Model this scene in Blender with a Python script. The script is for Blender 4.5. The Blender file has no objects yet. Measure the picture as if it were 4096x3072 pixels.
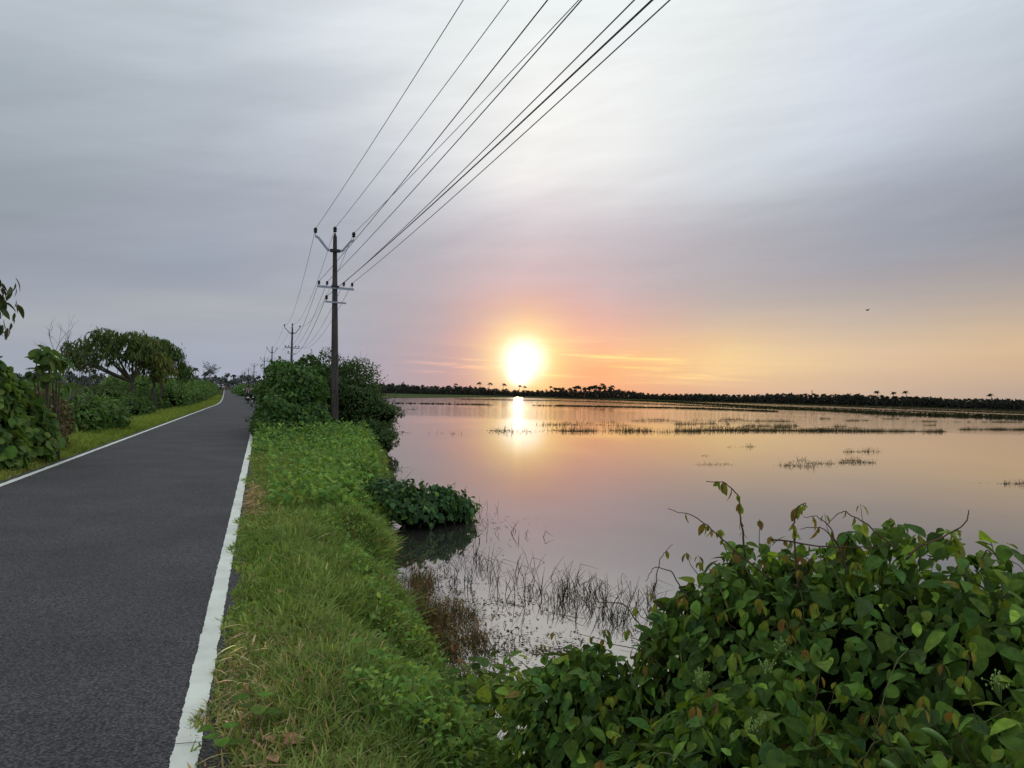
import bpy, bmesh, math, random
import numpy as np
from mathutils import Vector, Matrix
rng = np.random.default_rng(11)
random.seed(11)
sc = bpy.context.scene
COL = sc.collection
PI = math.pi
D = math.radians

# ------------------------------------------------------------------ camera geometry (world: +Y along the road, metres)
F = 770.0
EYE = np.array([0, 0, 1.55])
rho, pit, yaw = D(1.44), D(.75), D(18.0)
f0 = np.array([math.sin(yaw)*math.cos(pit), math.cos(yaw)*math.cos(pit), math.sin(pit)])
r0 = np.array([math.cos(yaw), -math.sin(yaw), 0.0])
u0 = np.cross(r0, f0)
cr = r0*math.cos(rho)+u0*math.sin(rho)
cu = u0*math.cos(rho)-r0*math.sin(rho)
WZ = -0.6                                    # water level
def un(px, py, z=0.0):                       # where a sight line meets a level plane (surveying helper)
    d = f0+(px-512)/F*cr-(py-384)/F*cu
    return EYE+d*((z-EYE[2])/d[2])
def at(px, py, Y):
    d = f0+(px-512)/F*cr-(py-384)/F*cu
    return EYE+d*(Y/d[1])
def ray(px, dist, z):                        # bearing px at ground distance dist
    d = f0+(px-512)/F*cr-(395-384)/F*cu
    h = math.hypot(d[0], d[1]); return np.array([d[0]/h*dist, d[1]/h*dist, z])
def proj(P):
    P = np.asarray(P, float)-EYE; z = P@f0
    return 512+F*(P@cr)/z, 384-F*(P@cu)/z, z

def bend(Y):                                 # the road and everything beside it swings left past 80 m
    Y = np.asarray(Y, float)
    t = np.clip(Y-70, 0, None)
    return -0.0432*(t*t/(t+14))
BY = [-30, 0, 3, 5, 6, 7.9, 10.7, 15.2, 20, 24, 28, 40, 60, 900]
BX = [1.2, 1.22, 1.25, 1.30, 1.34, 1.30, 1.75, 2.35, 3.0, 3.7, 4.2, 4.2, 4.0, 4.0]
def bank(Y): return np.interp(Y, BY, BX)+bend(Y)

# ------------------------------------------------------------------ tagging
def tag(o, label=None, cat=None, group=None, kind=None):
    if label: o['label'] = label
    if cat: o['category'] = cat
    if group: o['group'] = group
    if kind: o['kind'] = kind
    return o
def empty(name, loc, label, cat, group=None):
    o = bpy.data.objects.new(name, None); COL.objects.link(o); o.location = Vector([float(v) for v in loc])
    return tag(o, label, cat, group)

# ------------------------------------------------------------------ materials
def lin(c):
    return tuple(((v/255)/12.92 if v/255 <= .04045 else ((v/255+.055)/1.055)**2.4) for v in c)
def newmat(name):
    m = bpy.data.materials.new(name); m.use_nodes = True
    nt = m.node_tree; nt.nodes.clear()
    out = nt.nodes.new('ShaderNodeOutputMaterial')
    return m, nt, out
def N(nt, t, **kw):
    n = nt.nodes.new(t)
    for k, v in kw.items():
        if k.startswith('_'): n.inputs[k[1:]].default_value = v
        else: setattr(n, k, v)
    return n
def simple(name, c, rough=.7, spec=.3, noise=.25, scale=8.0, metal=0.0, bump=0.0):
    m, nt, out = newmat(name); L = nt.links.new
    b = N(nt, 'ShaderNodeBsdfPrincipled', _Roughness=rough, _Metallic=metal)
    b.inputs['Specular IOR Level'].default_value = spec
    tc = N(nt, 'ShaderNodeTexCoord'); nz = N(nt, 'ShaderNodeTexNoise', _Scale=scale, _Detail=6.0)
    L(tc.outputs['Object'], nz.inputs['Vector'])
    rp = N(nt, 'ShaderNodeMapRange'); L(nz.outputs['Fac'], rp.inputs['Value'])
    rp.inputs['From Min'].default_value = .3; rp.inputs['From Max'].default_value = .7
    rp.inputs['To Min'].default_value = 1-noise; rp.inputs['To Max'].default_value = 1+noise
    mx = N(nt, 'ShaderNodeVectorMath', operation='SCALE'); mx.inputs[0].default_value = c
    L(rp.outputs['Result'], mx.inputs['Scale']); L(mx.outputs['Vector'], b.inputs['Base Color'])
    if bump:
        bp = N(nt, 'ShaderNodeBump', _Strength=bump, _Distance=.02); L(nz.outputs['Fac'], bp.inputs['Height']); L(bp.outputs['Normal'], b.inputs['Normal'])
    L(b.outputs['BSDF'], out.inputs['Surface'])
    return m
def leafmat(name, rough=.45, spec=.35, trans=.3, gain=1.0, veins=False):
    m, nt, out = newmat(name); L = nt.links.new
    a = N(nt, 'ShaderNodeAttribute', attribute_name='Col')
    g = N(nt, 'ShaderNodeVectorMath', operation='SCALE', _Scale=gain); L(a.outputs['Color'], g.inputs[0])
    src = g.outputs['Vector']
    tc = N(nt, 'ShaderNodeTexCoord'); nz = N(nt, 'ShaderNodeTexNoise', _Scale=45.0 if veins else 6.0, _Detail=4.0)
    L(tc.outputs['Object'], nz.inputs['Vector'])
    mr = N(nt, 'ShaderNodeMapRange'); L(nz.outputs['Fac'], mr.inputs['Value'])
    mr.inputs['From Min'].default_value = .3; mr.inputs['From Max'].default_value = .7
    mr.inputs['To Min'].default_value = .72; mr.inputs['To Max'].default_value = 1.28
    s2 = N(nt, 'ShaderNodeVectorMath', operation='SCALE'); L(src, s2.inputs[0]); L(mr.outputs['Result'], s2.inputs['Scale'])
    b = N(nt, 'ShaderNodeBsdfPrincipled', _Roughness=rough); b.inputs['Specular IOR Level'].default_value = spec
    L(s2.outputs['Vector'], b.inputs['Base Color'])
    t = N(nt, 'ShaderNodeBsdfTranslucent')
    ty = N(nt, 'ShaderNodeVectorMath', operation='MULTIPLY'); ty.inputs[1].default_value = (1.5, 1.35, .6)
    L(s2.outputs['Vector'], ty.inputs[0]); L(ty.outputs['Vector'], t.inputs['Color'])
    mx = N(nt, 'ShaderNodeMixShader', _Fac=trans)
    L(b.outputs['BSDF'], mx.inputs[1]); L(t.outputs['BSDF'], mx.inputs[2]); L(mx.outputs['Shader'], out.inputs['Surface'])
    if veins:
        bp = N(nt, 'ShaderNodeBump', _Strength=.25, _Distance=.004); L(nz.outputs['Fac'], bp.inputs['Height']); L(bp.outputs['Normal'], b.inputs['Normal'])
    return m
M = {}
M['leaf'] = leafmat('glossy_leaf', .7, .08, .34, gain=1.5, veins=True)
M['foliage'] = leafmat('matte_foliage', .65, .15, .28, gain=1.45)
M['grass'] = leafmat('grass_blade', .7, .12, .35, gain=2.3)
M['far'] = leafmat('distant_foliage', .9, .05, .1)
M['bark'] = simple('bark', (.09, .075, .06), .9, .1, .4, 14, bump=.5)
M['twig'] = simple('dry_twig', (.16, .14, .13), .9, .1, .3, 14)
M['vine'] = simple('vine_stem', (.12, .13, .05), .7, .2, .35, 20)
M['vinebrown'] = simple('brown_vine_stem', (.09, .055, .035), .7, .2, .35, 20)
M['core'] = simple('painted_shade_core', (.006, .010, .004), 1, 0, .5, 5)  # near-black colour paints the shade deep inside the bushes
M['wire'] = simple('aluminium_wire', (.035, .035, .04), .6, .3, .1, 4)
M['steel'] = simple('galvanised_arm', (.30, .34, .40), .55, .4, .2, 9)
M['clamp'] = simple('dark_clamp', (.03, .03, .035), .7, .3, .2, 9)
M['porcelain'] = simple('brown_porcelain', (.022, .018, .017), .6, .2, .2, 5)
M['black'] = simple('black_paint', (.015, .015, .018), .4, .5, .2, 5)
M['tyre'] = simple('tyre_rubber', (.02, .02, .02), .9, .1, .2, 9)
M['white'] = simple('white_plastic', (.8, .82, .82), .5, .4, .05, 5)
M['chrome'] = simple('chrome', (.6, .6, .62), .2, .5, .1, 5, metal=1)
M['skin'] = simple('skin', (.14, .075, .05), .6, .3, .1, 5)
M['hair'] = simple('black_hair', (.008, .007, .007), .6, .3, .1, 30)
M['jeans'] = simple('dark_trousers', (.02, .024, .04), .9, .1, .2, 20)
M['red'] = simple('red_cloth', (.6, .05, .03), .8, .1, .15, 8)
M['grey'] = simple('grey_cloth', (.28, .27, .3), .8, .1, .15, 8)
M['lamp'] = simple('red_tail_lamp', (.35, .01, .01), .3, .5, .1, 5)
M['litter'] = simple('dry_leaf', (.30, .17, .09), .8, .2, .35, 40)
M['bird'] = simple('dark_feathers', (.02, .017, .015), .8, .1, .2, 8)
M['pod'] = simple('green_pod', (.10, .19, .04), .5, .4, .2, 20)
M['flower'] = simple('green_white_buds', (.20, .30, .08), .6, .2, .2, 30)

# striped shirt
m, nt, out = newmat('maroon_striped_shirt'); L = nt.links.new
tc = N(nt, 'ShaderNodeTexCoord'); sp = N(nt, 'ShaderNodeSeparateXYZ'); L(tc.outputs['Object'], sp.inputs[0])
wv = N(nt, 'ShaderNodeMath', operation='MULTIPLY'); wv.inputs[1].default_value = 36.0; L(sp.outputs['X'], wv.inputs[0])
sn = N(nt, 'ShaderNodeMath', operation='SINE'); L(wv.outputs[0], sn.inputs[0])
gt = N(nt, 'ShaderNodeMath', operation='GREATER_THAN'); gt.inputs[1].default_value = .55; L(sn.outputs[0], gt.inputs[0])
mx = N(nt, 'ShaderNodeMix', data_type='RGBA'); mx.inputs[6].default_value = (.06, .012, .028, 1); mx.inputs[7].default_value = (.55, .42, .48, 1)
L(gt.outputs[0], mx.inputs[0]); b = N(nt, 'ShaderNodeBsdfPrincipled', _Roughness=.85); L(mx.outputs[2], b.inputs['Base Color']); L(b.outputs[0], out.inputs[0])
M['shirt'] = m

# concrete of the poles
m, nt, out = newmat('weathered_concrete_pole'); L = nt.links.new
tc = N(nt, 'ShaderNodeTexCoord'); mp = N(nt, 'ShaderNodeMapping'); mp.inputs['Scale'].default_value = (9, 9, 1.1); L(tc.outputs['Object'], mp.inputs[0])
nz = N(nt, 'ShaderNodeTexNoise', _Scale=2.0, _Detail=8.0, _Roughness=.7); L(mp.outputs[0], nz.inputs['Vector'])
r = N(nt, 'ShaderNodeValToRGB'); e = r.color_ramp.elements; e[0].position = .35; e[0].color = (.025, .022, .021, 1); e[1].position = .7; e[1].color = (.11, .095, .085, 1)
L(nz.outputs['Fac'], r.inputs[0]); b = N(nt, 'ShaderNodeBsdfPrincipled', _Roughness=.9); L(r.outputs[0], b.inputs['Base Color'])
bp = N(nt, 'ShaderNodeBump', _Strength=.4, _Distance=.01); L(nz.outputs['Fac'], bp.inputs['Height']); L(bp.outputs[0], b.inputs['Normal'])
L(b.outputs[0], out.inputs[0]); M['concrete'] = m

# asphalt
m, nt, out = newmat('asphalt'); L = nt.links.new
tc = N(nt, 'ShaderNodeTexCoord')
v = N(nt, 'ShaderNodeTexVoronoi', _Scale=78.0, feature='F1'); L(tc.outputs['Object'], v.inputs['Vector'])
v2 = N(nt, 'ShaderNodeTexVoronoi', _Scale=42.0, feature='F1'); L(tc.outputs['Object'], v2.inputs['Vector'])
nb = N(nt, 'ShaderNodeTexNoise', _Scale=.9, _Detail=5.0); L(tc.outputs['Object'], nb.inputs['Vector'])
nf = N(nt, 'ShaderNodeTexNoise', _Scale=160.0, _Detail=3.0); L(tc.outputs['Object'], nf.inputs['Vector'])
r = N(nt, 'ShaderNodeValToRGB'); e = r.color_ramp.elements; e[0].position = .0; e[0].color = (.038, .037, .039, 1); e[1].position = 1.0; e[1].color = (.122, .118, .121, 1)
L(v.outputs['Color'], r.inputs[0])
r2 = N(nt, 'ShaderNodeMapRange'); L(v2.outputs['Color'], r2.inputs['Value']); r2.inputs['From Min'].default_value = .93; r2.inputs['From Max'].default_value = .97; r2.inputs['To Min'].default_value = 0; r2.inputs['To Max'].default_value = .55
dd = N(nt, 'ShaderNodeMapRange'); L(v2.outputs['Distance'], dd.inputs['Value']); dd.inputs['From Min'].default_value = .22; dd.inputs['From Max'].default_value = .32; dd.inputs['To Min'].default_value = 1; dd.inputs['To Max'].default_value = 0
ml = N(nt, 'ShaderNodeMath', operation='MULTIPLY'); L(r2.outputs[0], ml.inputs[0]); L(dd.outputs[0], ml.inputs[1])
mx = N(nt, 'ShaderNodeMix', data_type='RGBA'); mx.inputs[7].default_value = (.36, .33, .33, 1); L(ml.outputs[0], mx.inputs[0]); L(r.outputs[0], mx.inputs[6])
dk = N(nt, 'ShaderNodeMapRange'); L(v.outputs['Distance'], dk.inputs['Value']); dk.inputs['From Min'].default_value = .25; dk.inputs['From Max'].default_value = .75; dk.inputs['To Min'].default_value = 1.15; dk.inputs['To Max'].default_value = .35
br = N(nt, 'ShaderNodeMapRange'); L(nb.outputs['Fac'], br.inputs['Value']); br.inputs['From Min'].default_value = .3; br.inputs['From Max'].default_value = .7; br.inputs['To Min'].default_value = .80; br.inputs['To Max'].default_value = 1.18
mm = N(nt, 'ShaderNodeMath', operation='MULTIPLY'); L(dk.outputs[0], mm.inputs[0]); L(br.outputs[0], mm.inputs[1])
vs = N(nt, 'ShaderNodeVectorMath', operation='SCALE'); L(mx.outputs[2], vs.inputs[0]); L(mm.outputs[0], vs.inputs['Scale'])
b = N(nt, 'ShaderNodeBsdfPrincipled', _Roughness=.8); b.inputs['Specular IOR Level'].default_value = .25; L(vs.outputs[0], b.inputs['Base Color'])
bp = N(nt, 'ShaderNodeBump', _Strength=.8, _Distance=.006, invert=True); L(v.outputs['Distance'], bp.inputs['Height']); L(bp.outputs[0], b.inputs['Normal'])
L(b.outputs[0], out.inputs[0]); M['asphalt'] = m

# white paint on the asphalt
m, nt, out = newmat('worn_white_paint'); L = nt.links.new
tc = N(nt, 'ShaderNodeTexCoord')
n1 = N(nt, 'ShaderNodeTexNoise', _Scale=2.2, _Detail=8.0, _Roughness=.7); L(tc.outputs['Object'], n1.inputs['Vector'])
n2 = N(nt, 'ShaderNodeTexNoise', _Scale=60.0, _Detail=4.0, _Roughness=.7); L(tc.outputs['Object'], n2.inputs['Vector'])
r = N(nt, 'ShaderNodeValToRGB'); e = r.color_ramp.elements; e[0].position = .3; e[0].color = (.54, .57, .50, 1); e[1].position = .6; e[1].color = (.74, .78, .68, 1); L(n1.outputs['Fac'], r.inputs[0])
k = N(nt, 'ShaderNodeMapRange'); L(n2.outputs['Fac'], k.inputs['Value']); k.inputs['From Min'].default_value = .27; k.inputs['From Max'].default_value = .33
mx = N(nt, 'ShaderNodeMix', data_type='RGBA'); mx.inputs[6].default_value = (.12, .12, .11, 1); L(k.outputs[0], mx.inputs[0]); L(r.outputs[0], mx.inputs[7])
b = N(nt, 'ShaderNodeBsdfPrincipled', _Roughness=.7); L(mx.outputs[2], b.inputs['Base Color'])
bp = N(nt, 'ShaderNodeBump', _Strength=.3, _Distance=.004); L(n2.outputs['Fac'], bp.inputs['Height']); L(bp.outputs[0], b.inputs['Normal'])
L(b.outputs[0], out.inputs[0]); M['paint'] = m

# soil under the grass
m, nt, out = newmat('soil_and_thatch'); L = nt.links.new
tc = N(nt, 'ShaderNodeTexCoord')
n1 = N(nt, 'ShaderNodeTexNoise', _Scale=1.3, _Detail=8.0, _Roughness=.7); L(tc.outputs['Object'], n1.inputs['Vector'])
n2 = N(nt, 'ShaderNodeTexNoise', _Scale=40.0, _Detail=6.0, _Roughness=.8); L(tc.outputs['Object'], n2.inputs['Vector'])
r = N(nt, 'ShaderNodeValToRGB'); e = r.color_ramp.elements; e[0].position = .35; e[0].color = (.035, .045, .015, 1); e[1].position = .65; e[1].color = (.07, .06, .03, 1); L(n1.outputs['Fac'], r.inputs[0])
mr = N(nt, 'ShaderNodeMapRange'); L(n2.outputs['Fac'], mr.inputs['Value']); mr.inputs['From Min'].default_value = .3; mr.inputs['From Max'].default_value = .7; mr.inputs['To Min'].default_value = .4; mr.inputs['To Max'].default_value = 1.5
vs = N(nt, 'ShaderNodeVectorMath', operation='SCALE'); L(r.outputs[0], vs.inputs[0]); L(mr.outputs[0], vs.inputs['Scale'])
b = N(nt, 'ShaderNodeBsdfPrincipled', _Roughness=.95); b.inputs['Specular IOR Level'].default_value = .05; L(vs.outputs[0], b.inputs['Base Color'])
bp = N(nt, 'ShaderNodeBump', _Strength=.8, _Distance=.03); L(n2.outputs['Fac'], bp.inputs['Height']); L(bp.outputs[0], b.inputs['Normal'])
L(b.outputs[0], out.inputs[0]); M['soil'] = m
M['field'] = simple('wet_paddy_field', (.075, .095, .04), 1, 0, .35, .05)
M['fardirt'] = simple('distant_ground', (.03, .035, .02), 1, 0, .3, .05)
M['bund'] = simple('dark_field_bund', (.02, .022, .010), 1, 0, .3, .5)

# water: mirror-like film over dull silt
m, nt, out = newmat('still_flood_water'); L = nt.links.new
tc = N(nt, 'ShaderNodeTexCoord')
mp = N(nt, 'ShaderNodeMapping'); mp.inputs['Rotation'].default_value = (0, 0, D(18)); mp.inputs['Scale'].default_value = (.35, 1.2, 1); L(tc.outputs['Object'], mp.inputs[0])
n1 = N(nt, 'ShaderNodeTexNoise', _Scale=3.2, _Detail=3.0, _Roughness=.55); L(mp.outputs[0], n1.inputs['Vector'])
geo = N(nt, 'ShaderNodeNewGeometry'); dv = N(nt, 'ShaderNodeVectorMath', operation='DOT_PRODUCT'); dv.inputs[1].default_value = (math.sin(D(20)), math.cos(D(20)), 0); L(geo.outputs['Position'], dv.inputs[0])
wob = N(nt, 'ShaderNodeTexNoise', _Scale=.035, _Detail=3.0); L(tc.outputs['Object'], wob.inputs['Vector'])
wa = N(nt, 'ShaderNodeMath', operation='MULTIPLY_ADD'); L(wob.outputs['Fac'], wa.inputs[0]); wa.inputs[1].default_value = 40.0; L(dv.outputs['Value'], wa.inputs[2])
bandr = N(nt, 'ShaderNodeValToRGB'); cr_ = bandr.color_ramp; cr_.interpolation = 'EASE'
for p_, v_ in ((0.0, .015), (.20, .02), (.36, .03), (.42, .8), (.56, .7), (.64, .10), (1.0, .12)):
    el = cr_.elements.new(p_); el.color = (v_, v_, v_, 1)
cr_.elements.remove(cr_.elements[0]); cr_.elements.remove(cr_.elements[-1])
dvn = N(nt, 'ShaderNodeMath', operation='DIVIDE'); L(wa.outputs[0], dvn.inputs[0]); dvn.inputs[1].default_value = 220.0
L(dvn.outputs[0], bandr.inputs[0])
bp = N(nt, 'ShaderNodeBump', _Distance=.02); L(n1.outputs['Fac'], bp.inputs['Height'])
bs = N(nt, 'ShaderNodeMath', operation='MULTIPLY'); L(bandr.outputs[0], bs.inputs[0]); bs.inputs[1].default_value = .8; L(bs.outputs[0], bp.inputs['Strength'])
gl = N(nt, 'ShaderNodeBsdfGlossy', _Roughness=.03); gl.inputs['Color'].default_value = (.96, .93, .89, 1); L(bp.outputs[0], gl.inputs['Normal'])
df = N(nt, 'ShaderNodeBsdfDiffuse'); df.inputs['Color'].default_value = (.035, .036, .03, 1)
fr = N(nt, 'ShaderNodeFresnel', _IOR=1.5)
fm = N(nt, 'ShaderNodeMapRange'); L(fr.outputs[0], fm.inputs['Value']); fm.inputs['From Min'].default_value = .04; fm.inputs['From Max'].default_value = .95; fm.inputs['To Min'].default_value = .38; fm.inputs['To Max'].default_value = .84
mx = N(nt, 'ShaderNodeMixShader'); L(fm.outputs[0], mx.inputs[0]); L(df.outputs[0], mx.inputs[1]); L(gl.outputs[0], mx.inputs[2])
L(mx.outputs[0], out.inputs[0]); M['water'] = m

# ------------------------------------------------------------------ mesh helpers
def mesh_np(name, V, faces_by_n, colors=None, smooth=True):
    """faces_by_n: list of (m,k) int arrays"""
    me = bpy.data.meshes.new(name)
    V = np.asarray(V, np.float32)
    me.vertices.add(len(V)); me.vertices.foreach_set('co', V.ravel())
    nl = sum(a.size for a in faces_by_n); nf = sum(len(a) for a in faces_by_n)
    me.loops.add(nl); me.polygons.add(nf)
    me.loops.foreach_set('vertex_index', np.concatenate([a.ravel() for a in faces_by_n]).astype(np.int32))
    tot = np.concatenate([np.full(len(a), a.shape[1]) for a in faces_by_n]).astype(np.int32)
    st = np.concatenate([[0], np.cumsum(tot)[:-1]]).astype(np.int32)
    me.polygons.foreach_set('loop_start', st); me.polygons.foreach_set('loop_total', tot)
    me.polygons.foreach_set('use_smooth', np.full(nf, smooth))
    if colors is not None:
        a = me.color_attributes.new('Col', 'FLOAT_COLOR', 'POINT')
        c = np.ones((len(V), 4), np.float32); c[:, :3] = colors; a.data.foreach_set('color', c.ravel())
    me.update(calc_edges=True); me.validate()
    return me
def link(name, me, mat, parent=None):
    o = bpy.data.objects.new(name, me); COL.objects.link(o)
    for x in (mat if isinstance(mat, (list, tuple)) else [mat]): me.materials.append(M[x] if isinstance(x, str) else x)
    if parent is not None:
        o.parent = parent
        o.matrix_parent_inverse = Matrix.Translation(-Vector(parent.location))
    return o
class Acc:
    """collects instanced templates, tubes and boxes into ONE mesh (world coordinates)"""
    def __init__(s): s.V = []; s.F = {}; s.C = []; s.n = 0
    def add(s, V, faces, col=(.1, .1, .1)):
        V = np.asarray(V, float)
        for f in faces: s.F.setdefault(len(f), []).append(np.asarray(f)[None]+s.n)
        s.V.append(V); s.C.append(np.broadcast_to(np.asarray(col, float), (len(V), 3))); s.n += len(V)
    def inst(s, tv, tf, Mx, T, col):
        n = len(T)
        if n == 0: return
        V = np.einsum('nij,kj->nki', Mx, tv)+T[:, None, :]
        k = len(tv)
        for f in tf:
            A = np.asarray(f)
            s.F.setdefault(A.shape[1], []).append((A[None]+(np.arange(n)*k)[:, None, None]+s.n).reshape(-1, A.shape[1]))
        s.V.append(V.reshape(-1, 3)); s.C.append(np.repeat(col, k, axis=0)); s.n += n*k
    def tube(s, pts, rad, sides=6, col=(.1, .1, .1)):
        pts = np.asarray(pts, float); rad = np.broadcast_to(np.asarray(rad, float), (len(pts),))
        tg = np.gradient(pts, axis=0); tg /= np.linalg.norm(tg, axis=1)[:, None]+1e-9
        ref = np.array([0, 0, 1.0]) if abs(tg[0][2]) < .9 else np.array([1.0, 0, 0])
        V = []
        a = np.cross(tg[0], ref)
        for i in range(len(pts)):
            a = a-tg[i]*(a@tg[i]); a /= np.linalg.norm(a)+1e-9
            b = np.cross(tg[i], a)
            th = np.arange(sides)*2*PI/sides
            V.append(pts[i]+rad[i]*(np.cos(th)[:, None]*a+np.sin(th)[:, None]*b))
        V = np.concatenate(V); fs = []
        for i in range(len(pts)-1):
            for j in range(sides):
                k = (j+1) % sides
                fs.append([i*sides+j, i*sides+k, (i+1)*sides+k, (i+1)*sides+j])
        A = np.array(fs)+s.n
        s.F.setdefault(4, []).append(A)
        for base, rev in ((0, True), ((len(pts)-1)*sides, False)):
            cap = np.arange(sides)+base+s.n
            s.F.setdefault(sides, []).append((cap[::-1] if rev else cap)[None])
        s.V.append(V); s.C.append(np.broadcast_to(np.asarray(col, float), (len(V), 3))); s.n += len(V)
    def lathe(s, prof, c, sides=12, col=(.1, .1, .1), axis='z'):
        c = np.asarray(c, float); V = []
        for r_, z_ in prof:
            for j in range(sides):
                t = j*2*PI/sides
                if axis == 'z': V.append(c+np.array([r_*math.cos(t), r_*math.sin(t), z_]))
                else: V.append(c+np.array([z_, r_*math.cos(t), r_*math.sin(t)]))
        fs = [[i*sides+j, i*sides+(j+1) % sides, (i+1)*sides+(j+1) % sides, (i+1)*sides+j] for i in range(len(prof)-1) for j in range(sides)]
        s.add(V, fs+[list(range(sides))[::-1], [(len(prof)-1)*sides+j for j in range(sides)]], col)
    def bar(s, a, b, w, h, up=(0, 0, 1)):
        a = np.asarray(a, float); b = np.asarray(b, float); t = b-a; t /= np.linalg.norm(t); up = np.asarray(up, float)
        x = np.cross(t, up); x /= np.linalg.norm(x); y = np.cross(x, t)
        V = [p+sx*x*w/2+sy*y*h/2 for p in (a, b) for sx, sy in ((-1, -1), (1, -1), (1, 1), (-1, 1))]
        s.add(V, [[3, 2, 1, 0], [4, 5, 6, 7], [0, 1, 5, 4], [1, 2, 6, 5], [2, 3, 7, 6], [3, 0, 4, 7]])
    def build(s, name, mat, parent=None, smooth=True):
        V = np.concatenate(s.V)
        me = mesh_np(name, V, [np.concatenate(v) for v in s.F.values()], np.concatenate(s.C), smooth)
        return link(name, me, mat, parent)

def leaf_tpl(ts, ws, fold=.25, curl=.25, wave=0.0):
    V = []; Fq = []
    for i, (t, w) in enumerate(zip(ts, ws)):
        z = -curl*t*t
        wv_ = wave*math.sin(i*2.1)
        V += [(-w, t, z+fold*w+wv_), (0, t, z), (w, t, z+fold*w-wv_)]
    for i in range(len(ts)-1):
        a = 3*i; Fq += [[a, a+1, a+4, a+3], [a+1, a+2, a+5, a+4]]
    return np.array(V), [np.array(Fq)]
HEART = leaf_tpl([0, .05, .18, .36, .55, .75, .9, 1], [.015, .22, .37, .41, .36, .22, .09, .01], .22, .22, .01)
OVAL = leaf_tpl([0, .12, .3, .5, .7, .88, 1], [.01, .13, .235, .26, .21, .11, .01], .25, .3, .01)
ROUND = leaf_tpl([0, .06, .25, .5, .75, .93, 1], [.02, .28, .47, .5, .40, .19, .02], .15, .2, .01)
LANCE = leaf_tpl([0, .25, .55, .8, 1], [.01, .09, .11, .07, .005], .2, .35)
CHEAP = (np.array([(0, 0, 0), (-.3, .4, .06), (.3, .4, .06), (0, 1, -.1)]), [np.array([[0, 2, 1], [1, 2, 3]])])
LEAF4 = leaf_tpl([0, .3, .65, 1], [.02, .28, .26, .01], .22, .2)
def blade_tpl(bendv, w=.5):
    V = []; 
    for t in (0, .3, .6, .85):
        V += [(-w*(1-t*.75), bendv*t*t, t*(1-.25*bendv*t)), (w*(1-t*.75), bendv*t*t, t*(1-.25*bendv*t))]
    V += [(0, bendv, 1-.25*bendv)]
    return np.array(V), [np.array([[0, 1, 3, 2], [2, 3, 5, 4], [4, 5, 7, 6]]), np.array([[6, 7, 8]])]
BLADES = [blade_tpl(.15), blade_tpl(.55), blade_tpl(1.1)]

def norm(a): return a/(np.linalg.norm(a, axis=-1, keepdims=True)+1e-9)
def frames(d, n, s, wscale=None):
    """matrices whose columns are side, direction, normal, scaled"""
    d = norm(d); x = norm(np.cross(d, n)); n2 = np.cross(x, d)
    s = np.asarray(s)[:, None]
    w = s if wscale is None else s*np.asarray(wscale)[:, None]
    return np.stack([x*w, d*s, n2*s], axis=2)
def lump(P, f=1.0, seed=0):
    P = P*f+seed*7.3
    return (np.sin(P[:, 0]*2.1+1.3*np.sin(P[:, 1]*1.7))+np.sin(P[:, 1]*2.7+1.1*np.sin(P[:, 2]*2.3+P[:, 0]))+np.sin(P[:, 2]*3.1+P[:, 0]*1.3))/3
def pal(n, cols, var=.18, w=None):
    cols = np.array(cols, float); i = rng.choice(len(cols), n, p=w)
    t = rng.random((n, 1))*.5; j = rng.choice(len(cols), n, p=w)
    c = cols[i]*(1-t)+cols[j]*t
    return c*np.exp(rng.normal(0, var, (n, 1)))*np.exp(rng.normal(0, .06, (n, 3)))

def shell(ells, n, zmin=-.05, depth=.12, lumpf=1.6, lumpa=.12, seed=0):
    E = np.array(ells, float); area = (E[:, 3]*E[:, 4]+E[:, 3]*E[:, 5]+E[:, 4]*E[:, 5])
    k = rng.choice(len(E), n*2, p=area/area.sum())
    d = norm(rng.normal(size=(n*2, 3))); d[:, 2] = np.where(d[:, 2] < -.25, -d[:, 2], d[:, 2])
    c = E[k, :3]; r = E[k, 3:]
    P = c+d*r
    rad = 1+lumpa*lump(P, lumpf, seed)-rng.exponential(depth, n*2).clip(0, .6)
    P = c+d*r*rad[:, None]
    nr = norm(d/r)
    keep = P[:, 2] > zmin
    for q, e in enumerate(E):
        ins = (((P-e[:3])/e[3:])**2).sum(1) < .62
        keep &= ~(ins & (k != q))
    P, nr, rad = P[keep][:n], nr[keep][:n], rad[keep][:n]
    return P, nr
def put_leaves(acc, P, nr, tpl, size, cols, droop=.8, spread=.6, szvar=.25, w=None, shade=True, var=.18, wmul=1.0):
    n = len(P)
    d = nr*.35+rng.normal(0, spread, (n, 3)); d[:, 2] -= droop
    up = nr+rng.normal(0, .45, (n, 3)); up[:, 2] += .5
    s = size*np.exp(rng.normal(0, szvar, n)).clip(.45, 1.5)
    c = pal(n, cols, var, w)
    acc.inst(tpl[0], tpl[1], frames(d, up, s, np.full(n, wmul)*rng.uniform(.8, 1.15, n)), P, c)
def core(ells, scale, parent, zmin=-.3, name='shade_core'):  # added solid dark lumps, blocking see-through and standing in for inner shade
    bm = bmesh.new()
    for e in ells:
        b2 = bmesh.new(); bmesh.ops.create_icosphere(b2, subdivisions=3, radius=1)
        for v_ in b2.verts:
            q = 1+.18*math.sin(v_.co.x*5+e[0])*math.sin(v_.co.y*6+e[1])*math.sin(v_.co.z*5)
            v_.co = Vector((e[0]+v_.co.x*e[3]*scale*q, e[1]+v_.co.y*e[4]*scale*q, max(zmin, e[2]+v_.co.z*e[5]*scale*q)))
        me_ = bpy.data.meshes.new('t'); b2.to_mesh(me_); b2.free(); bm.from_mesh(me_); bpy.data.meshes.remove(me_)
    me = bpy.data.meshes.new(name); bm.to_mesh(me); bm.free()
    return link(name, me, 'core', parent)
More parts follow.
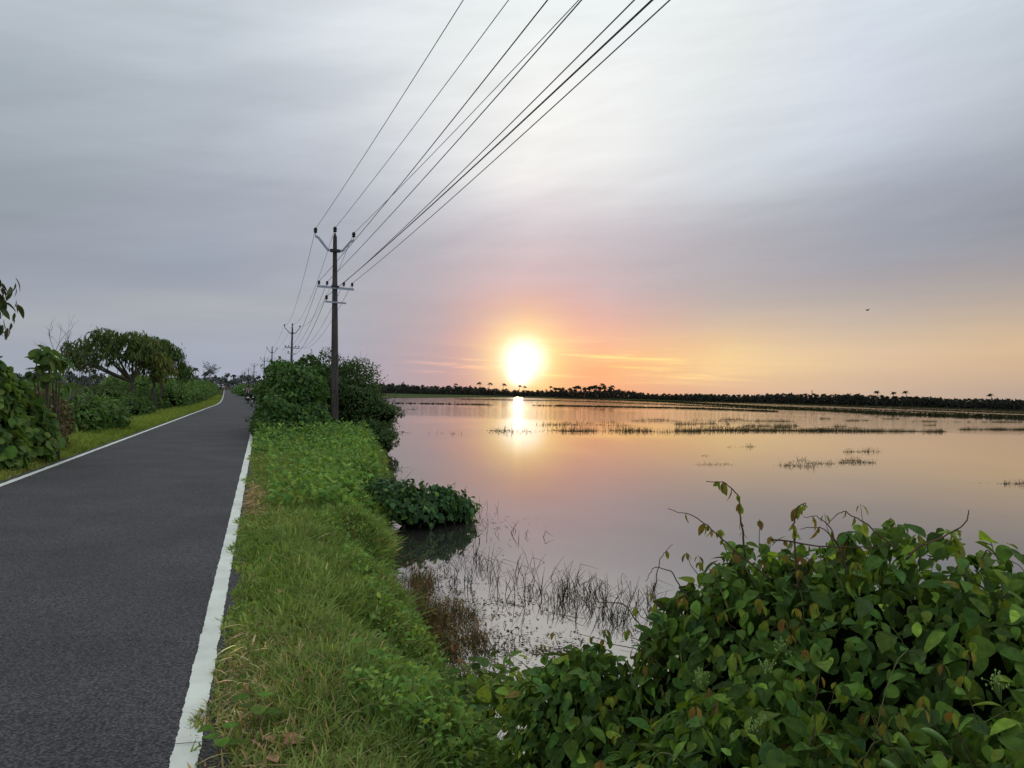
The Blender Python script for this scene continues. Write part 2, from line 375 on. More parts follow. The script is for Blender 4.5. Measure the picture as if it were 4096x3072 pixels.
def sprigs(acc, stems, P, nr, n, length, tpl, size, cols, up=.6, w=None, droop=.6):
    idx = rng.choice(len(P), n)
    for i in idx:
        d = norm(nr[i]+rng.normal(0, .35, 3)+np.array([0, 0, up])); ln = length*rng.uniform(.5, 1.3)
        t = np.linspace(0, 1, 6)[:, None]; side = norm(rng.normal(size=3))
        pts = P[i]-d*.1+d*ln*t+side*ln*.25*t*t-np.array([0, 0, 1])*ln*.25*t*t
        stems.tube(pts, np.linspace(.006, .002, 6)*(1+size*2), 4)
        m_ = 7
        q = rng.uniform(.2, 1, m_)
        PP = pts[(q*5).astype(int)]
        put_leaves(acc, PP, np.tile(d, (m_, 1)), tpl, size*.85, cols, droop, .8, .25, w)

G1, G2, G3, G4 = (.045, .095, .022), (.075, .14, .032), (.028, .062, .02), (.11, .16, .035)
def shrub(name, label, ells, n, tpl, size, cols, cat='shrub', group=None, w=None, droop=.5, nspr=30, sprl=.35, mat='foliage', corescale=.72, depth=.10, zmin=.0, lumpf=1.6, lumpa=.14, seed=0, var=.22, sprup=.6, wmul=1.0, flat=.6):
    e0 = np.array(ells)[:, :2].mean(0)
    root = empty(name, (e0[0], e0[1], zmin), label, cat, group)
    A = Acc(); S = Acc()
    P, nr = shell(ells, n, zmin, depth, lumpf, lumpa, seed)
    put_leaves(A, P, nr, tpl, size, cols, droop, .6, .3, w, var=var, wmul=wmul)
    if nspr: sprigs(A, S, P, nr, nspr, sprl, tpl, size, cols, sprup, w)
    for e in ells:
        for _ in range(3):
            t = np.linspace(0, 1, 5)[:, None]; tip = np.array(e[:3])+norm(rng.normal(size=3))*np.array(e[3:])*.7
            b0 = np.array([e[0]+rng.normal(0, .1), e[1]+rng.normal(0, .1), zmin-.1]); S.tube(b0+(tip-b0)*t, np.linspace(.03, .008, 5), 5)
    A.build('foliage', mat, root); tag(S.build('stem', 'bark', root), kind='stuff')
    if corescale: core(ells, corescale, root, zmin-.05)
    return root

# ------------------------------------------------------------------ ground, road, water
def smooth(t): t = np.clip(t, 0, 1); return t*t*(3-2*t)
def gz(X, Y):
    X = np.asarray(X, float); Y = np.asarray(Y, float); u = X-bend(Y); bk = np.interp(Y, BY, BX)
    z = .01+.03*np.sin(X*2.3+Y*1.1)*np.sin(Y*.9-X)*.6
    road = smooth((u+4.0)/.15)*(1-smooth((u+.2)/.15)); z = z*(1-road)-.07*road
    z = z-.25*smooth((-u-4.6)/3)
    wv_ = .12*np.sin(Y*2.1)+.08*np.sin(Y*5.3+1)
    z = z-.62*smooth((u-(bk-.75+wv_))/.8)-.7*smooth((u-bk-.05)/1.5)
    return z
us = np.unique(np.concatenate([-np.geomspace(4.2, 5000, 40), np.linspace(-4.2, -3.6, 7), np.linspace(-3.5, -.5, 4), np.linspace(-.4, 5.5, 110), np.geomspace(5.6, 5000, 40)]))
ys = np.unique(np.concatenate([np.linspace(-60, 0, 12), np.linspace(0, 30, 200), np.linspace(30, 100, 50), np.geomspace(100, 5000, 50), -np.geomspace(60, 4000, 10)]))
UU, YY = np.meshgrid(us, ys); XX = UU+bend(YY); ZZ = gz(XX, YY)
nu = len(us); I = (np.arange(len(ys)-1)[:, None]*nu+np.arange(nu-1)[None]).ravel()
me = mesh_np('ground', np.stack([XX.ravel(), YY.ravel(), ZZ.ravel()], 1), [np.stack([I, I+1, I+nu+1, I+nu], 1)])
tag(link('ground', me, 'soil'), 'low grassy road embankment and soil', kind='structure')

me = mesh_np('water', [(-6000, -4000, WZ), (6000, -4000, WZ), (6000, 6000, WZ), (-6000, 6000, WZ)], [np.array([[0, 1, 2, 3]])])
tag(link('water', me, 'water'), 'calm flooded field mirroring the sunset', kind='structure')

def strip(name, ua, ub, Yl, z, mat, jag=0.0, label='', seed=1):
    r_ = np.random.default_rng(seed)
    n = len(Yl); j = lambda: (r_.normal(0, 1, n)*.35+np.convolve(r_.normal(0, 1, n+6), np.ones(7)/2.6, 'valid')*.65)*jag
    a = ua+bend(Yl)+j(); b_ = ub+bend(Yl)+j()
    V = np.concatenate([np.stack([a, Yl, np.full(n, z)], 1), np.stack([b_, Yl, np.full(n, z)], 1)])
    i = np.arange(n-1); me = mesh_np(name, V, [np.stack([i, i+n, i+n+1, i+1], 1)])
    return tag(link(name, me, mat), label, kind='structure')
YR = np.concatenate([np.arange(-25, 0, 1.0), np.arange(0, 12, .012), np.arange(12, 40, .05), np.arange(40, 160, .5), np.arange(160, 900, 5)])
strip('road', -3.80, -.04, YR, 0.0, 'asphalt', .012, 'dark asphalt village road')
strip('edge_line', -.315, -.205, YR, .004, 'paint', .0035, 'white line along the right road edge', 2)
strip('edge_line', -3.70, -3.60, YR, .004, 'paint', .004, 'white line along the left road edge', 3)

# far shore, green flooded field, bunds
sh = [(300, 700), (365, 600), (440, 720), (524, 850), (619, 800), (700, 700), (849, 700), (1024, 600), (1200, 560), (1500, 560)]
P1 = [ray(p, d, WZ+.25) for p, d in sh]; P2 = [ray(p, 5000, WZ+.25) for p, d in sh]; P0_ = [ray(p, d-2, WZ-.3) for p, d in sh]
n = len(sh); i = np.arange(n-1)
me = mesh_np('far_shore', P0_+P1+P2, [np.concatenate([np.stack([i, i+1, i+n+1, i+n], 1), np.stack([i+n, i+n+1, i+2*n+1, i+2*n], 1)])])
tag(link('far_shore', me, 'fardirt'), 'low dark land beyond the water', kind='structure')
fr_ = [(240, 397.5), (330, 398), (365, 398.2), (393, 398.1), (440, 397.6), (500, 397.3), (560, 397.9), (640, 399.4), (700, 401.2)]
bk_ = [(240, 560), (330, 560), (365, 590), (393, 650), (440, 700), (500, 780), (560, 700), (640, 560), (700, 480)]
V = [un(a, b_, WZ)+[0, 0, .04] for a, b_ in fr_]+[ray(a, d, WZ+.1) for a, d in bk_]
n = len(fr_); i = np.arange(n-1)
tag(link('field', mesh_np('field', V, [np.stack([i, i+1, i+n+1, i+n], 1)]), 'field'), 'pale green wet field across the water', kind='structure')

def at_water(px, py): return un(px, py, WZ)
A = Acc()
def bund(pts, dens, hh, wd, gap=.0, acc=None):
    """low earth bund with tufts, following a surveyed line on the water"""
    acc = acc or A
    W = np.array([at_water(a, b_) for a, b_ in pts]); t0_ = norm(W[-1]-W[0]); q_ = np.array([-t0_[1], t0_[0], 0])
    if gap == 0:
        fine = np.concatenate([W[i_]+(W[i_+1]-W[i_])*np.linspace(0, 1, 60, endpoint=False)[:, None] for i_ in range(len(W)-1)]); m_ = len(fine)
        ht = hh*.62*(1+.5*np.sin(np.arange(m_)*.7)*np.sin(np.arange(m_)*.23))
        acc.add(np.concatenate([fine-q_*wd-[0, 0, .1], fine+[0, 0, 1]*ht[:, None], fine+q_*wd-[0, 0, .1]]), [[i_, i_+1, i_+1+m_, i_+m_] for i_ in range(m_-1)]+[[i_+m_, i_+m_+1, i_+1+2*m_, i_+2*m_] for i_ in range(m_-1)], (.03, .032, .014))
    dens *= 3.5
    seg = np.linalg.norm(np.diff(W, axis=0), axis=1); S = np.concatenate([[0], np.cumsum(seg)])
    n_ = int(S[-1]*dens); s = rng.random(n_)*S[-1]
    if gap > 0: s = s[(np.sin(s*.11+pts[0][1])+np.sin(s*.037+pts[0][0])+rng.normal(0, .35, n_)) > gap]
    n_ = len(s)
    P = np.stack([np.interp(s, S, W[:, k]) for k in range(3)], 1); tn = norm(W[-1]-W[0]); nn = np.array([-tn[1], tn[0], 0])
    P = P+nn*rng.normal(0, wd, (n_, 1)); P[:, 2] = WZ-.03
    d = rng.normal(size=(n_, 3)); d[:, 2] = 0
    up = np.array([0, 0, 1.0])+rng.normal(0, .25, (n_, 3)); hs = hh*rng.uniform(.4, 1.3, n_)
    acc.inst(*BLADES[1], frames(d, up, hs, .9*np.ones(n_)*rng.uniform(.3, 1.2, n_)), P, pal(n_, [(.03, .032, .012), (.045, .05, .018), (.02, .02, .01)], .2))
bund([(640, 400.6), (776, 403.9), (1024, 413.8), (1100, 417)], 5, .5, 2.2)
bund([(560, 397.8), (675, 402.7), (785, 408.8), (896, 414.4), (1024, 418.4), (1100, 421)], 9, .60, 2.0)
bund([(675, 408.3), (720, 409.7), (770, 411.4)], 7, .35, .6, -.2)
bund([(600, 398.6), (700, 401.0), (850, 404.8), (1024, 412)], 6, .4, 2.0, -.1)
bund([(487, 396.6), (624, 400.2), (777, 403.0)], 6, .45, 2.2)
bund([(770, 403.3), (900, 406.5), (1024, 411.6), (1100, 415)], 7, .5, 2.4)
bund([(557, 405.8), (673, 408.1), (777, 411.7)], 7, .3, 1.0)
bund([(780, 406.8), (850, 409.3), (940, 412.8), (1024, 416.2)], 5, .35, .8, -.1)
bund([(460, 399.4), (560, 401), (680, 405.2), (800, 410.5)], 5, .35, 1.0, -.2)
bund([(394, 403.4), (440, 404), (490, 404.9)], 5, .28, .7, -.2)
bund([(532, 405.4), (611, 407.2), (700, 408.4), (760, 411)], 5, .3, .7, -.3)
bund([(860, 411), (950, 416.3), (1024, 415.9)], 4, .3, .8, .1)
tag(A.build('bund_grass', 'far'), 'dark bands of grass on submerged field bunds', kind='stuff')

# emergent grass patches on the open water
def patch(rows, dens, hh, name, label, wd=.35, lean=.3, gap=-.3, cols=((.05, .05, .02), (.03, .032, .015), (.07, .065, .025)), width=.02):
    acc = Acc()
    for (x0, x1, py) in rows:
        a = at_water(x0, py); b_ = at_water(x1, py+(x1-x0)*.004); ln = np.linalg.norm(b_-a); n_ = max(8, int(ln*dens))
        s = rng.random(n_); ph = rng.random()*9
        s = s[(np.sin(s*ln*1.3+ph)+np.sin(s*ln*.45+ph*2)+rng.normal(0, .4, n_)) > gap]; n_ = len(s)
        if n_ < 2: continue
        dirn = norm(EYE*[1, 1, 0]-a*[1, 1, 0])
        wob_ = wd*2.2*(np.sin(s*ln*.31+ph*3)+.6*np.sin(s*ln*.83+ph))*(np.abs(rng.normal(0, 1, n_)))
        P = a+(b_-a)*s[:, None]+dirn*(rng.normal(0, wd, n_)+wob_)[:, None]; P[:, 2] = WZ-.03
        d = rng.normal(size=(n_, 3)); d[:, 2] = 0; up = np.array([0, 0, 1.0])+rng.normal(0, lean, (n_, 3))
        hs = hh*rng.uniform(.3, 1.25, n_)
        acc.inst(*BLADES[rng.integers(0, 2)], frames(d, up, hs, width/hs*rng.uniform(.6, 1.4, n_)), P, pal(n_, cols, .25))
        # floating mat between the stems
        m_ = n_//2; k = rng.choice(n_, m_); Q = P[k]+rng.normal(0, wd*.6, (m_, 3))*[1, 1, 0]; Q[:, 2] = WZ+.012
        d = rng.normal(size=(m_, 3)); d[:, 2] = 0
        acc.inst(*CHEAP, frames(d, np.tile([0, 0, 1.0], (m_, 1))+rng.normal(0, .12, (m_, 3)), np.full(m_, hh*.45)), Q, pal(m_, cols, .25))
    return tag(acc.build(name, 'far'), label, kind='stuff')
patch([(675, 945, 430.4), (560, 700, 430.8), (960, 1060, 429.6), (700, 850, 430.2), (740, 940, 430.6), (980, 1060, 429.8)], 90, .30, 'emergent_grass', 'long line of grass standing in the water below the shore', .25, .25, -.9)
patch([(493, 700, 431), (490, 560, 430.5)], 30, .33, 'emergent_grass', 'thin broken grass line in the orange sun glare', .5, .35, -.2)
patch([(482, 500, 421.5), (560, 620, 422.5), (640, 720, 419.5), (690, 800, 421), (700, 860, 427.5), (510, 600, 424), (520, 640, 425.5), (610, 680, 421), (600, 650, 425)], 26, .3, 'emergent_grass', 'scattered grass stems in front of the sun reflection', .6, .4, .0)
patch([(675, 715, 423.8), (743, 797, 425.8), (700, 730, 424), (748, 790, 427)], 60, .36, 'emergent_grass', 'dense grass clumps right of the sun reflection', .5, .3, -.6)
patch([(755, 790, 421.4), (820, 836, 419), (845, 868, 420.7), (834, 846, 426.3), (718, 745, 419.5)], 50, .33, 'emergent_grass', 'row of small grass islets in the middle distance', .4, .3, -.7)
patch([(912, 937, 421.7), (920, 936, 425.2), (983, 1050, 422.2), (955, 970, 422), (880, 900, 419)], 50, .33, 'emergent_grass', 'small grass islets near the right side of the water', .4, .3, -.7)
patch([(729, 756, 447), (745, 754, 446.6)], 60, .22, 'emergent_grass', 'lone short grass tuft left of two wider patches', .15, .3, -.2, width=.012)
patch([(842, 884, 451.8), (858, 872, 451.2)], 50, .24, 'emergent_grass', 'narrow grass patch farther out than its neighbour', .15, .3, -.2, width=.012)
patch([(776, 834, 463.6), (780, 815, 465), (797, 806, 460.5), (785, 830, 462)], 75, .2, 'emergent_grass', 'ragged grass patch with floating mats', .2, .35, -.4, width=.011)
patch([(839, 876, 462.4), (842, 862, 460.5)], 80, .2, 'emergent_grass', 'grass patch right of the ragged one', .18, .35, -.4, width=.011)
patch([(695, 732, 464.8), (690, 700, 457.5), (702, 716, 456)], 50, .14, 'emergent_grass', 'sparse stems left of the ragged patch', .2, .4, .0, width=.011)
patch([(1003, 1040, 484)], 80, .2, 'emergent_grass', 'upright stems at the right edge of the water', .08, .15, -.5, width=.010)
patch([(427, 462, 433)], 7, .25, 'emergent_grass', 'faint stems on the left part of the water', .25, .5, -.1)
patch([(744, 762, 477.3), (969, 988, 483), (835, 842, 484)], 60, .05, 'floating_weed', 'flat dark weed floating on open water', .06, 1.2, .0)

# ------------------------------------------------------------------ verge grass
def grass(acc, Y, u, hgt, wid, cols, w, var=.2, lean=.35):
    n_ = len(Y); X = u+bend(Y); P = np.stack([X, Y, np.where(u > -3, np.where(u < .1, np.maximum(gz(X, Y), .0), gz(X, Y)), gz(X, Y))-.01], 1)
    k = rng.integers(0, 3, n_)
    for q in range(3):
        s = k == q; m_ = s.sum()
        d = rng.normal(size=(m_, 3)); d[:, 2] = 0
        up = np.array([0, 0, 1.0])+rng.normal(0, lean, (m_, 3))
        acc.inst(*BLADES[q], frames(d, up, hgt[s], (wid/hgt)[s]), P[s], cols[s])
def grasscol(X, Y):
    n_ = len(X); P = np.stack([X, Y, X*0], 1)
    a = lump(P, 1.1, 1)*.5+lump(P, 3.1, 2)*.35+rng.normal(0, .25, n_)
    green = np.array([.080, .118, .030]); yel = np.array([.125, .155, .05]); dry = np.array([.20, .165, .09]); deep = np.array([.055, .095, .030])
    t = np.clip(a, -1, 1)[:, None]
    c = np.where(t > 0, green+(yel-green)*t*1.0, green+(deep-green)*-t)
    isd = rng.random(n_) < np.clip(.04+.08*lump(P, 2.2, 5), .01, .4)
    c[isd] = dry
    return c*np.exp(rng.normal(0, .2, (n_, 1)))
n = 135000
Y = 2.3*(27/2.3)**(rng.random(n)**.92); bk = np.interp(Y, BY, BX)
u = -.27+(bk+.27)*rng.random(n)
X = u+bend(Y)
fr_e = (u+.22)/(bk+.1)
hgt = (.045+.11*smooth(fr_e*2.2)+.08*smooth((fr_e-.7)*3))*.82*rng.uniform(.5, 1.35, n)*(1+.35*lump(np.stack([X, Y, X*0], 1), 1.7, 3))
edge = .035*np.sin(Y*3.1)+.03*np.sin(Y*7.7+1)+.05*np.sin(Y*1.3)
bare = (u < -.02+edge+.0) & (Y < 3.75) | (u < -.09+edge) & (Y > 10.2) & (Y < 12.5)
keep = (~bare | (rng.random(n) < .10)) & (u > -.19+edge*.8)
c = grasscol(X, Y); dryz = smooth(1-(u+.1)/.75)*smooth((5.4-Y)/1.5); isd = rng.random(n) < .32*dryz
c[isd] = np.array([.20, .155, .085])*rng.uniform(.5, 1.3, (isd.sum(), 1))
lush = (np.abs(u-.06-.1*np.sin(Y*2.2))+rng.normal(0, .08, n) < .24) & (np.abs(Y-7.2)+rng.normal(0, .4, n) < 2.0) & (rng.random(n) < .8); c[lush] = np.array([.076, .125, .024])*rng.uniform(.6, 1.3, (lush.sum(), 1)); hgt = np.where(lush, hgt*.7, hgt)
A = Acc(); k = keep
grass(A, Y[k], u[k], hgt[k].clip(.02), (.0072+.0013*Y[k])*rng.uniform(.5, 1.5, k.sum()), c[k], None, lean=.8)
# small broad leaves creeping through the grass
n = 20000; Y = 2.4*(24/2.4)**rng.random(n); bk = np.interp(Y, BY, BX); u = .25+(bk-.2)*rng.random(n)**.8; X = u
sel = lump(np.stack([X, Y, X*0], 1), 1.4, 8)+(u/bk-.55)+.25*(Y < 4) > .25
Y, u = Y[sel], u[sel]; n = len(Y); P = np.stack([u+bend(Y), Y, gz(u, Y)+rng.uniform(.04, .2, n)], 1)
put_leaves(A, P, np.tile([0, 0, 1.0], (n, 1)), LEAF4, .036, [G1, G2, G4], .2, .8, .35)
# low creeper on the bank in the middle distance
n = 15000; Y = rng.uniform(10, 26, n); bk = np.interp(Y, BY, BX); u = bk-.1-rng.exponential(.5, n)*(1+.0*Y); u = np.clip(u+smooth((Y-17)/8)*-.8*rng.random(n), .2, None)
P = np.stack([u, Y, gz(u, Y)+rng.uniform(.1, .45, n)*(.6+.4*lump(np.stack([u, Y, u*0], 1), 1.8, 2))], 1)
put_leaves(A, P, np.tile([0, -.3, 1.0], (n, 1)), LEAF4, .085, [G1, G2, G4], .35, .7, .3)
n = 6000; Y = rng.uniform(19, 24.5, n); u = rng.uniform(-.15, 3.2, n)
P = np.stack([u, Y, gz(u, Y)+rng.uniform(.05, .1+.5*smooth((Y-19)/5), n)], 1)
put_leaves(A, P, np.tile([0, -.4, 1.0], (n, 1)), LEAF4, .09, [G1, G2, G4, G3], .35, .7, .3)
tag(A.build('verge_grass', 'grass'), 'thick green and yellowing grass on the roadside bank', kind='stuff')

# straw litter along the bare edge
A = Acc(); n = 900; Y = rng.uniform(2.6, 5.2, n); u = -.2+rng.exponential(.22, n); P = np.stack([u, Y, gz(u, Y)+rng.uniform(.01, .05, n)], 1)
d = rng.normal(size=(n, 3)); d[:, 2] *= .12
A.inst(*LANCE, frames(d, np.tile([0, 0, 1.0], (n, 1)), rng.uniform(.05, .16, n), np.full(n, .35)), P, pal(n, [(.24, .18, .11), (.14, .10, .06), (.30, .25, .15)], .3))
n = 900; Y = rng.uniform(9.8, 12.8, n); u = -.1+rng.exponential(.14, n); P = np.stack([u, Y, gz(u, Y)+rng.uniform(.01, .05, n)], 1)
d = rng.normal(size=(n, 3)); d[:, 2] *= .12
A.inst(*LANCE, frames(d, np.tile([0, 0, 1.0], (n, 1)), rng.uniform(.06, .2, n), np.full(n, .4)), P, pal(n, [(.24, .18, .11), (.16, .12, .07)], .3))
tag(A.build('straw', 'grass'), 'dry brown grass litter beside the white line', kind='stuff')

# left verge grass
n = 90000; Y = 11*(150/11)**rng.random(n); u = -3.74-rng.exponential(.55, n)*(1+Y/60)
k = (rng.random(n) < .9) & (u > -9); Y, u = Y[k], u[k]; n = len(Y); X = u+bend(Y)
c = grasscol(X, Y)*[1.15, 1.1, .8]; near = rng.random(n) < .45*(Y < 17); c[near] = np.array([.20, .20, .06])*rng.uniform(.6, 1.2, (near.sum(), 1))
hgt = (.07+.16*smooth((-u-3.8)/1.0))*rng.uniform(.5, 1.4, n)
A = Acc(); grass(A, Y, u, hgt, (.006+.0005*Y)*rng.uniform(.6, 1.4, n), c, None, lean=.4)
tag(A.build('verge_grass', 'grass'), 'bright grass strip on the left of the road', kind='stuff')

# ------------------------------------------------------------------ utility poles and wires
def insulator(parent, name, x, y, z, s, label=None):
    A = Acc()
    A.lathe([(.012*s, -.07), (.012*s, .04)], (x, y, z), 8)
    o_pin = A.build('pin', 'steel', parent)
    A = Acc()
    A.lathe([(.035*s, .03*s), (.06*s, .05*s), (.062*s, .08*s), (.042*s, .09*s), (.05*s, .115*s), (.068*s, .12*s), (.066*s, .15*s), (.045*s, .16*s), (.052*s, .18*s), (.05*s, .2*s), (.03*s, .21*s)], (x, y, z), 14)
    o = A.build(name, 'porcelain', parent)
    return o
HT = 7.0
def pole(base, top, label, side=1, detail=True):
    base = np.array(base, float); top = np.array(top, float)
    root = empty('utility_pole', base, label, 'utility pole', 'concrete electricity poles along the road')
    ax = top-base
    A = Acc(); V = []
    b0 = base-ax/np.linalg.norm(ax)*.5
    for p, w_, d_ in ((b0, .150, .085), (base+ax*.5, .105, .075), (top, .062, .07)):
        for sx, sy in ((-1, -.6), (-.6, -1), (.6, -1), (1, -.6), (1, .6), (.6, 1), (-.6, 1), (-1, .6)): V.append(p+np.array([sx*w_, sy*d_, 0]))
    fs = [[i*8+j, i*8+(j+1) % 8, (i+1)*8+(j+1) % 8, (i+1)*8+j] for i in range(2) for j in range(8)]
    A.add(V, fs+[list(range(8))[::-1], list(range(16, 24))]); A.build('shaft', 'concrete', root, False)
    def pt(dx, dz): return top+np.array([dx, 0, 0])+ax/np.linalg.norm(ax)*dz
    x0, y0 = top[0], top[1]-.10
    tops = {}
    # top pin
    A = Acc(); A.bar(pt(0, -.12), pt(0, .09), .07, .05, (0, 1, 0)); A.build('pin_bracket', 'clamp', root)
    q = pt(0, .16); insulator(root, 'insulator', q[0], q[1], q[2]-.06, 1.05); tops['HVT'] = q+[0, 0, .12]
    # V arm
    yv = -.11
    for s_ in (-1, 1):
        kx = .62 if s_ > 0 else .66; A = Acc()
        pts = [pt(.10*s_, -.52), pt(.24*s_, -.52), pt((kx-.09)*s_, -.13-.02*s_), pt(kx*s_, -.10-.02*s_)]
        for a_, b_ in zip(pts[:-1], pts[1:]): A.bar(a_+[0, yv, 0], b_+[0, yv, 0], .05, .075, (0, 0, 1))
        q = pt(kx*s_, -.02-.02*s_)+[0, yv, 0]; insulator(root, 'insulator', q[0], q[1], q[2], 1.0); tops['HVL' if s_ < 0 else 'HVR'] = q+[0, 0, .17]
        A.build('v_arm', 'steel', root, False)
    A = Acc(); A.bar(pt(-.17, -.52)+[0, -.10, 0], pt(.17, -.52)+[0, -.10, 0], .09, .10); A.bar(pt(-.13, -.52)+[0, .09, 0], pt(.13, -.52)+[0, .09, 0], .03, .06)
    A.build('clamp', 'clamp', root, False)
    # low voltage cross-arm
    zc = -1.78; A = Acc(); A.bar(pt(-.60, zc+.01)+[0, -.12, 0], pt(.63, zc-.03)+[0, -.12, 0], .05, .075); A.build('crossarm', 'steel', root, False)
    A = Acc(); A.bar(pt(-.13, zc+.03)+[0, -.115, 0], pt(.13, zc+.03)+[0, -.115, 0], .08, .07); A.build('clamp', 'clamp', root, False)
    for nm, dx in (('LV1', -.54), ('LV2', -.27), ('LV3', .29), ('LV4', .57)):
        q = pt(dx, zc+.05)+[0, -.12, 0]; insulator(root, 'insulator', q[0], q[1], q[2], .72); tops[nm] = q+[0, 0, .13]
    # street-light arm
    zs = -2.28; A = Acc(); A.bar(pt(-.33, zs)+[0, -.12, 0], pt(.37, zs-.02)+[0, -.12, 0], .05, .055); A.build('lower_crossarm', 'steel', root, False)
    q = pt(-.29, zs+.05)+[0, -.12, 0]; insulator(root, 'insulator', q[0], q[1], q[2], .8); tops['ST'] = q+[0, 0, .13]
    return tops
PL = [((2.42, 27), (2.25, 27)), ((2.37, 68.7), (2.37, 68.7)), ((1.2, 108), (1.2, 108)), ((.32, 145), (.32, 145)), ((-1.75, 185), (-1.75, 185)), ((-3.61, 230), (-3.61, 230)), ((-5.49, 268), (-5.49, 268)), ((-6.9, 300), (-6.9, 300)), ((-10.2, 370), (-10.2, 370)), ((-16.5, 480), (-16.5, 480))]
ords = ['tall weathered concrete pole rising behind the roadside bush, nearest of the row', 'second concrete pole, standing behind the top of the bush', 'third concrete pole, left of and smaller than the second', 'fourth concrete pole, with its V arm just above the bush edge', 'fifth concrete pole, far along the road with its shaft in full view',
        'sixth concrete pole along the far road', 'seventh concrete pole, first of the close pair far off', 'eighth concrete pole, left one of the close pair far off', 'ninth tiny pole in front of the hazy palms', 'last tiny pole standing at the end of the road']
TOPS = []
for (b, t), lb in zip(PL, ords):
    TOPS.append(pole((b[0], b[1], 0), (t[0], t[1], 6.82), lb))
ends = {'HVL': 3.62, 'HVT': 4.21, 'LV1': 2.9, 'LV2': 3.19, 'HVR': 5.15, 'LV3': 3.5, 'ST': 3.40, 'LV4': 3.8}
wl = {'HVL': 'top left power wire, leftmost where the wires leave the picture', 'HVT': 'power wire from the pin on top of the pole', 'HVR': 'power wire from the right tip of the V arm', 'LV1': 'wire from the leftmost insulator of the cross-arm', 'LV2': 'wire from the second insulator of the cross-arm',
      'LV3': 'wire from the third insulator of the cross-arm', 'LV4': 'lowest right wire from the rightmost cross-arm insulator', 'ST': 'wire from the single insulator on the short lower arm'}
for kx in ends:
    pts = []
    stops = [np.array([ends[kx], -14, TOPS[0][kx][2]+.3])]+[T[kx] for T in TOPS[:8]]
    for i in range(len(stops)-1):
        a_, b_ = stops[i], stops[i+1]; sg = .30 if i == 0 else .95; n_ = 40 if i == 0 else 24
        for t in np.linspace(0, 1, n_, endpoint=False): pts.append(a_+(b_-a_)*t-np.array([0, 0, 4*sg*t*(1-t)]))
    A = Acc(); A.tube(pts, .0068 if kx != 'ST' else .009, 6); tag(A.build('overhead_wire', 'wire'), wl[kx], 'power line', 'overhead wires strung along the poles')

# ------------------------------------------------------------------ right side: big vine-covered mound behind the pole
SHC = [(.04, .09, .025), (.065, .13, .032), (.025, .06, .022), (.09, .15, .035)]
DKC = [(.028, .055, .02), (.044, .08, .025), (.066, .11, .028)]
r1 = shrub('vine_covered_bush', 'large bright green vine covered bush bulging over the road edge left of the pole',
      [(1.0, 26, .6, 1.02, 2.0, 1.72), (.66, 25, .30, .90, 1.6, 1.30), (1.45, 25.4, .25, .66, 1.2, 1.15), (1.3, 29.4, .8, 1.4, 2.5, 1.8), (.75, 27.5, .4, .95, 2.2, 1.2)], 26000, HEART, .105, SHC, cat='bush', w=[.35, .3, .2, .15], droop=.8, nspr=260, sprl=.5, depth=.10, lumpa=.24, lumpf=1.9, sprup=.9)
r2 = shrub('waterside_bush', 'dark small leaved bush between the nearest pole and the water',
      [(3.1, 28.6, .6, 1.35, 1.6, 1.85), (2.5, 29.5, 1.0, 1.2, 1.5, 1.75), (3.8, 28.2, .1, .95, 1.4, 1.2), (4.1, 27.4, .75, .62, .7, .36), (3.75, 26.6, -.25, .75, 1.0, .75), (2.5, 30.5, .6, 1.3, 1.5, 1.6)], 24000, LEAF4, .075, DKC, cat='bush', w=[.4, .4, .2], droop=.5, nspr=320, sprl=.65, depth=.14, zmin=WZ, lumpa=.28, lumpf=2.1, seed=4)
for (X_, Y_, rx, ry, rz, cz, lb) in [(.6, 34, 1.1, 3, 1.5, .6, 'rounded bush right behind the vine covered one'), (.5, 44, 1.2, 5, 1.4, .6, 'dark roadside bush half hidden behind the parked motorbikes'), (.7, 60, 1.3, 7, 1.2, .5, 'low hedge bush beside the motorbikes'),
        (.5, 84, 1.2, 9, 1.35, .5, 'hedge bush just beyond the motorbikes'), (.2, 110, 1.5, 12, 1.5, .5, 'middle hedge bush on the right of the far road'), (0, 150, 1.7, 18, 1.5, .6, 'far hedge bush on the right of the road'), (0, 210, 2.0, 30, 1.7, .6, 'farthest hedge bush at the right of the road end')]:
    Xc = X_+float(bend(Y_)); sz = .1 if Y_ < 50 else .16+Y_*.0006
    shrub('roadside_bush', lb, [(Xc+.6, Y_-ry*.3, cz*.8, rx, ry*.6, rz*.8), (Xc+.7, Y_+ry*.3, cz, rx, ry*.6, rz), (Xc+1.8, Y_, cz*.6, rx, ry*.8, rz*.7)], 5000, CHEAP if Y_ > 50 else LEAF4, sz, SHC, cat='bush', group='bushes along the right road edge', nspr=40, sprl=.5)

# low bush on the water's edge and the weeds near it
shrub('waterside_shrub', 'small round leaved bush spreading over the water beside the grass bank',
      [(2.3, 12.2, -.38, .45, .5, .38), (2.7, 12.4, -.38, .45, .5, .38), (3.1, 12.6, -.47, .36, .4, .30), (2.0, 12.6, -.25, .45, .5, .4), (3.35, 12.9, -.5, .2, .3, .18)], 1900, HEART, .085, [(.035, .08, .03), (.05, .11, .035), (.025, .055, .025), (.09, .15, .03)], droop=.9, nspr=110, sprl=.32, zmin=WZ, depth=.2, corescale=.6, lumpa=.3, lumpf=4.0, w=[.4, .3, .2, .1])

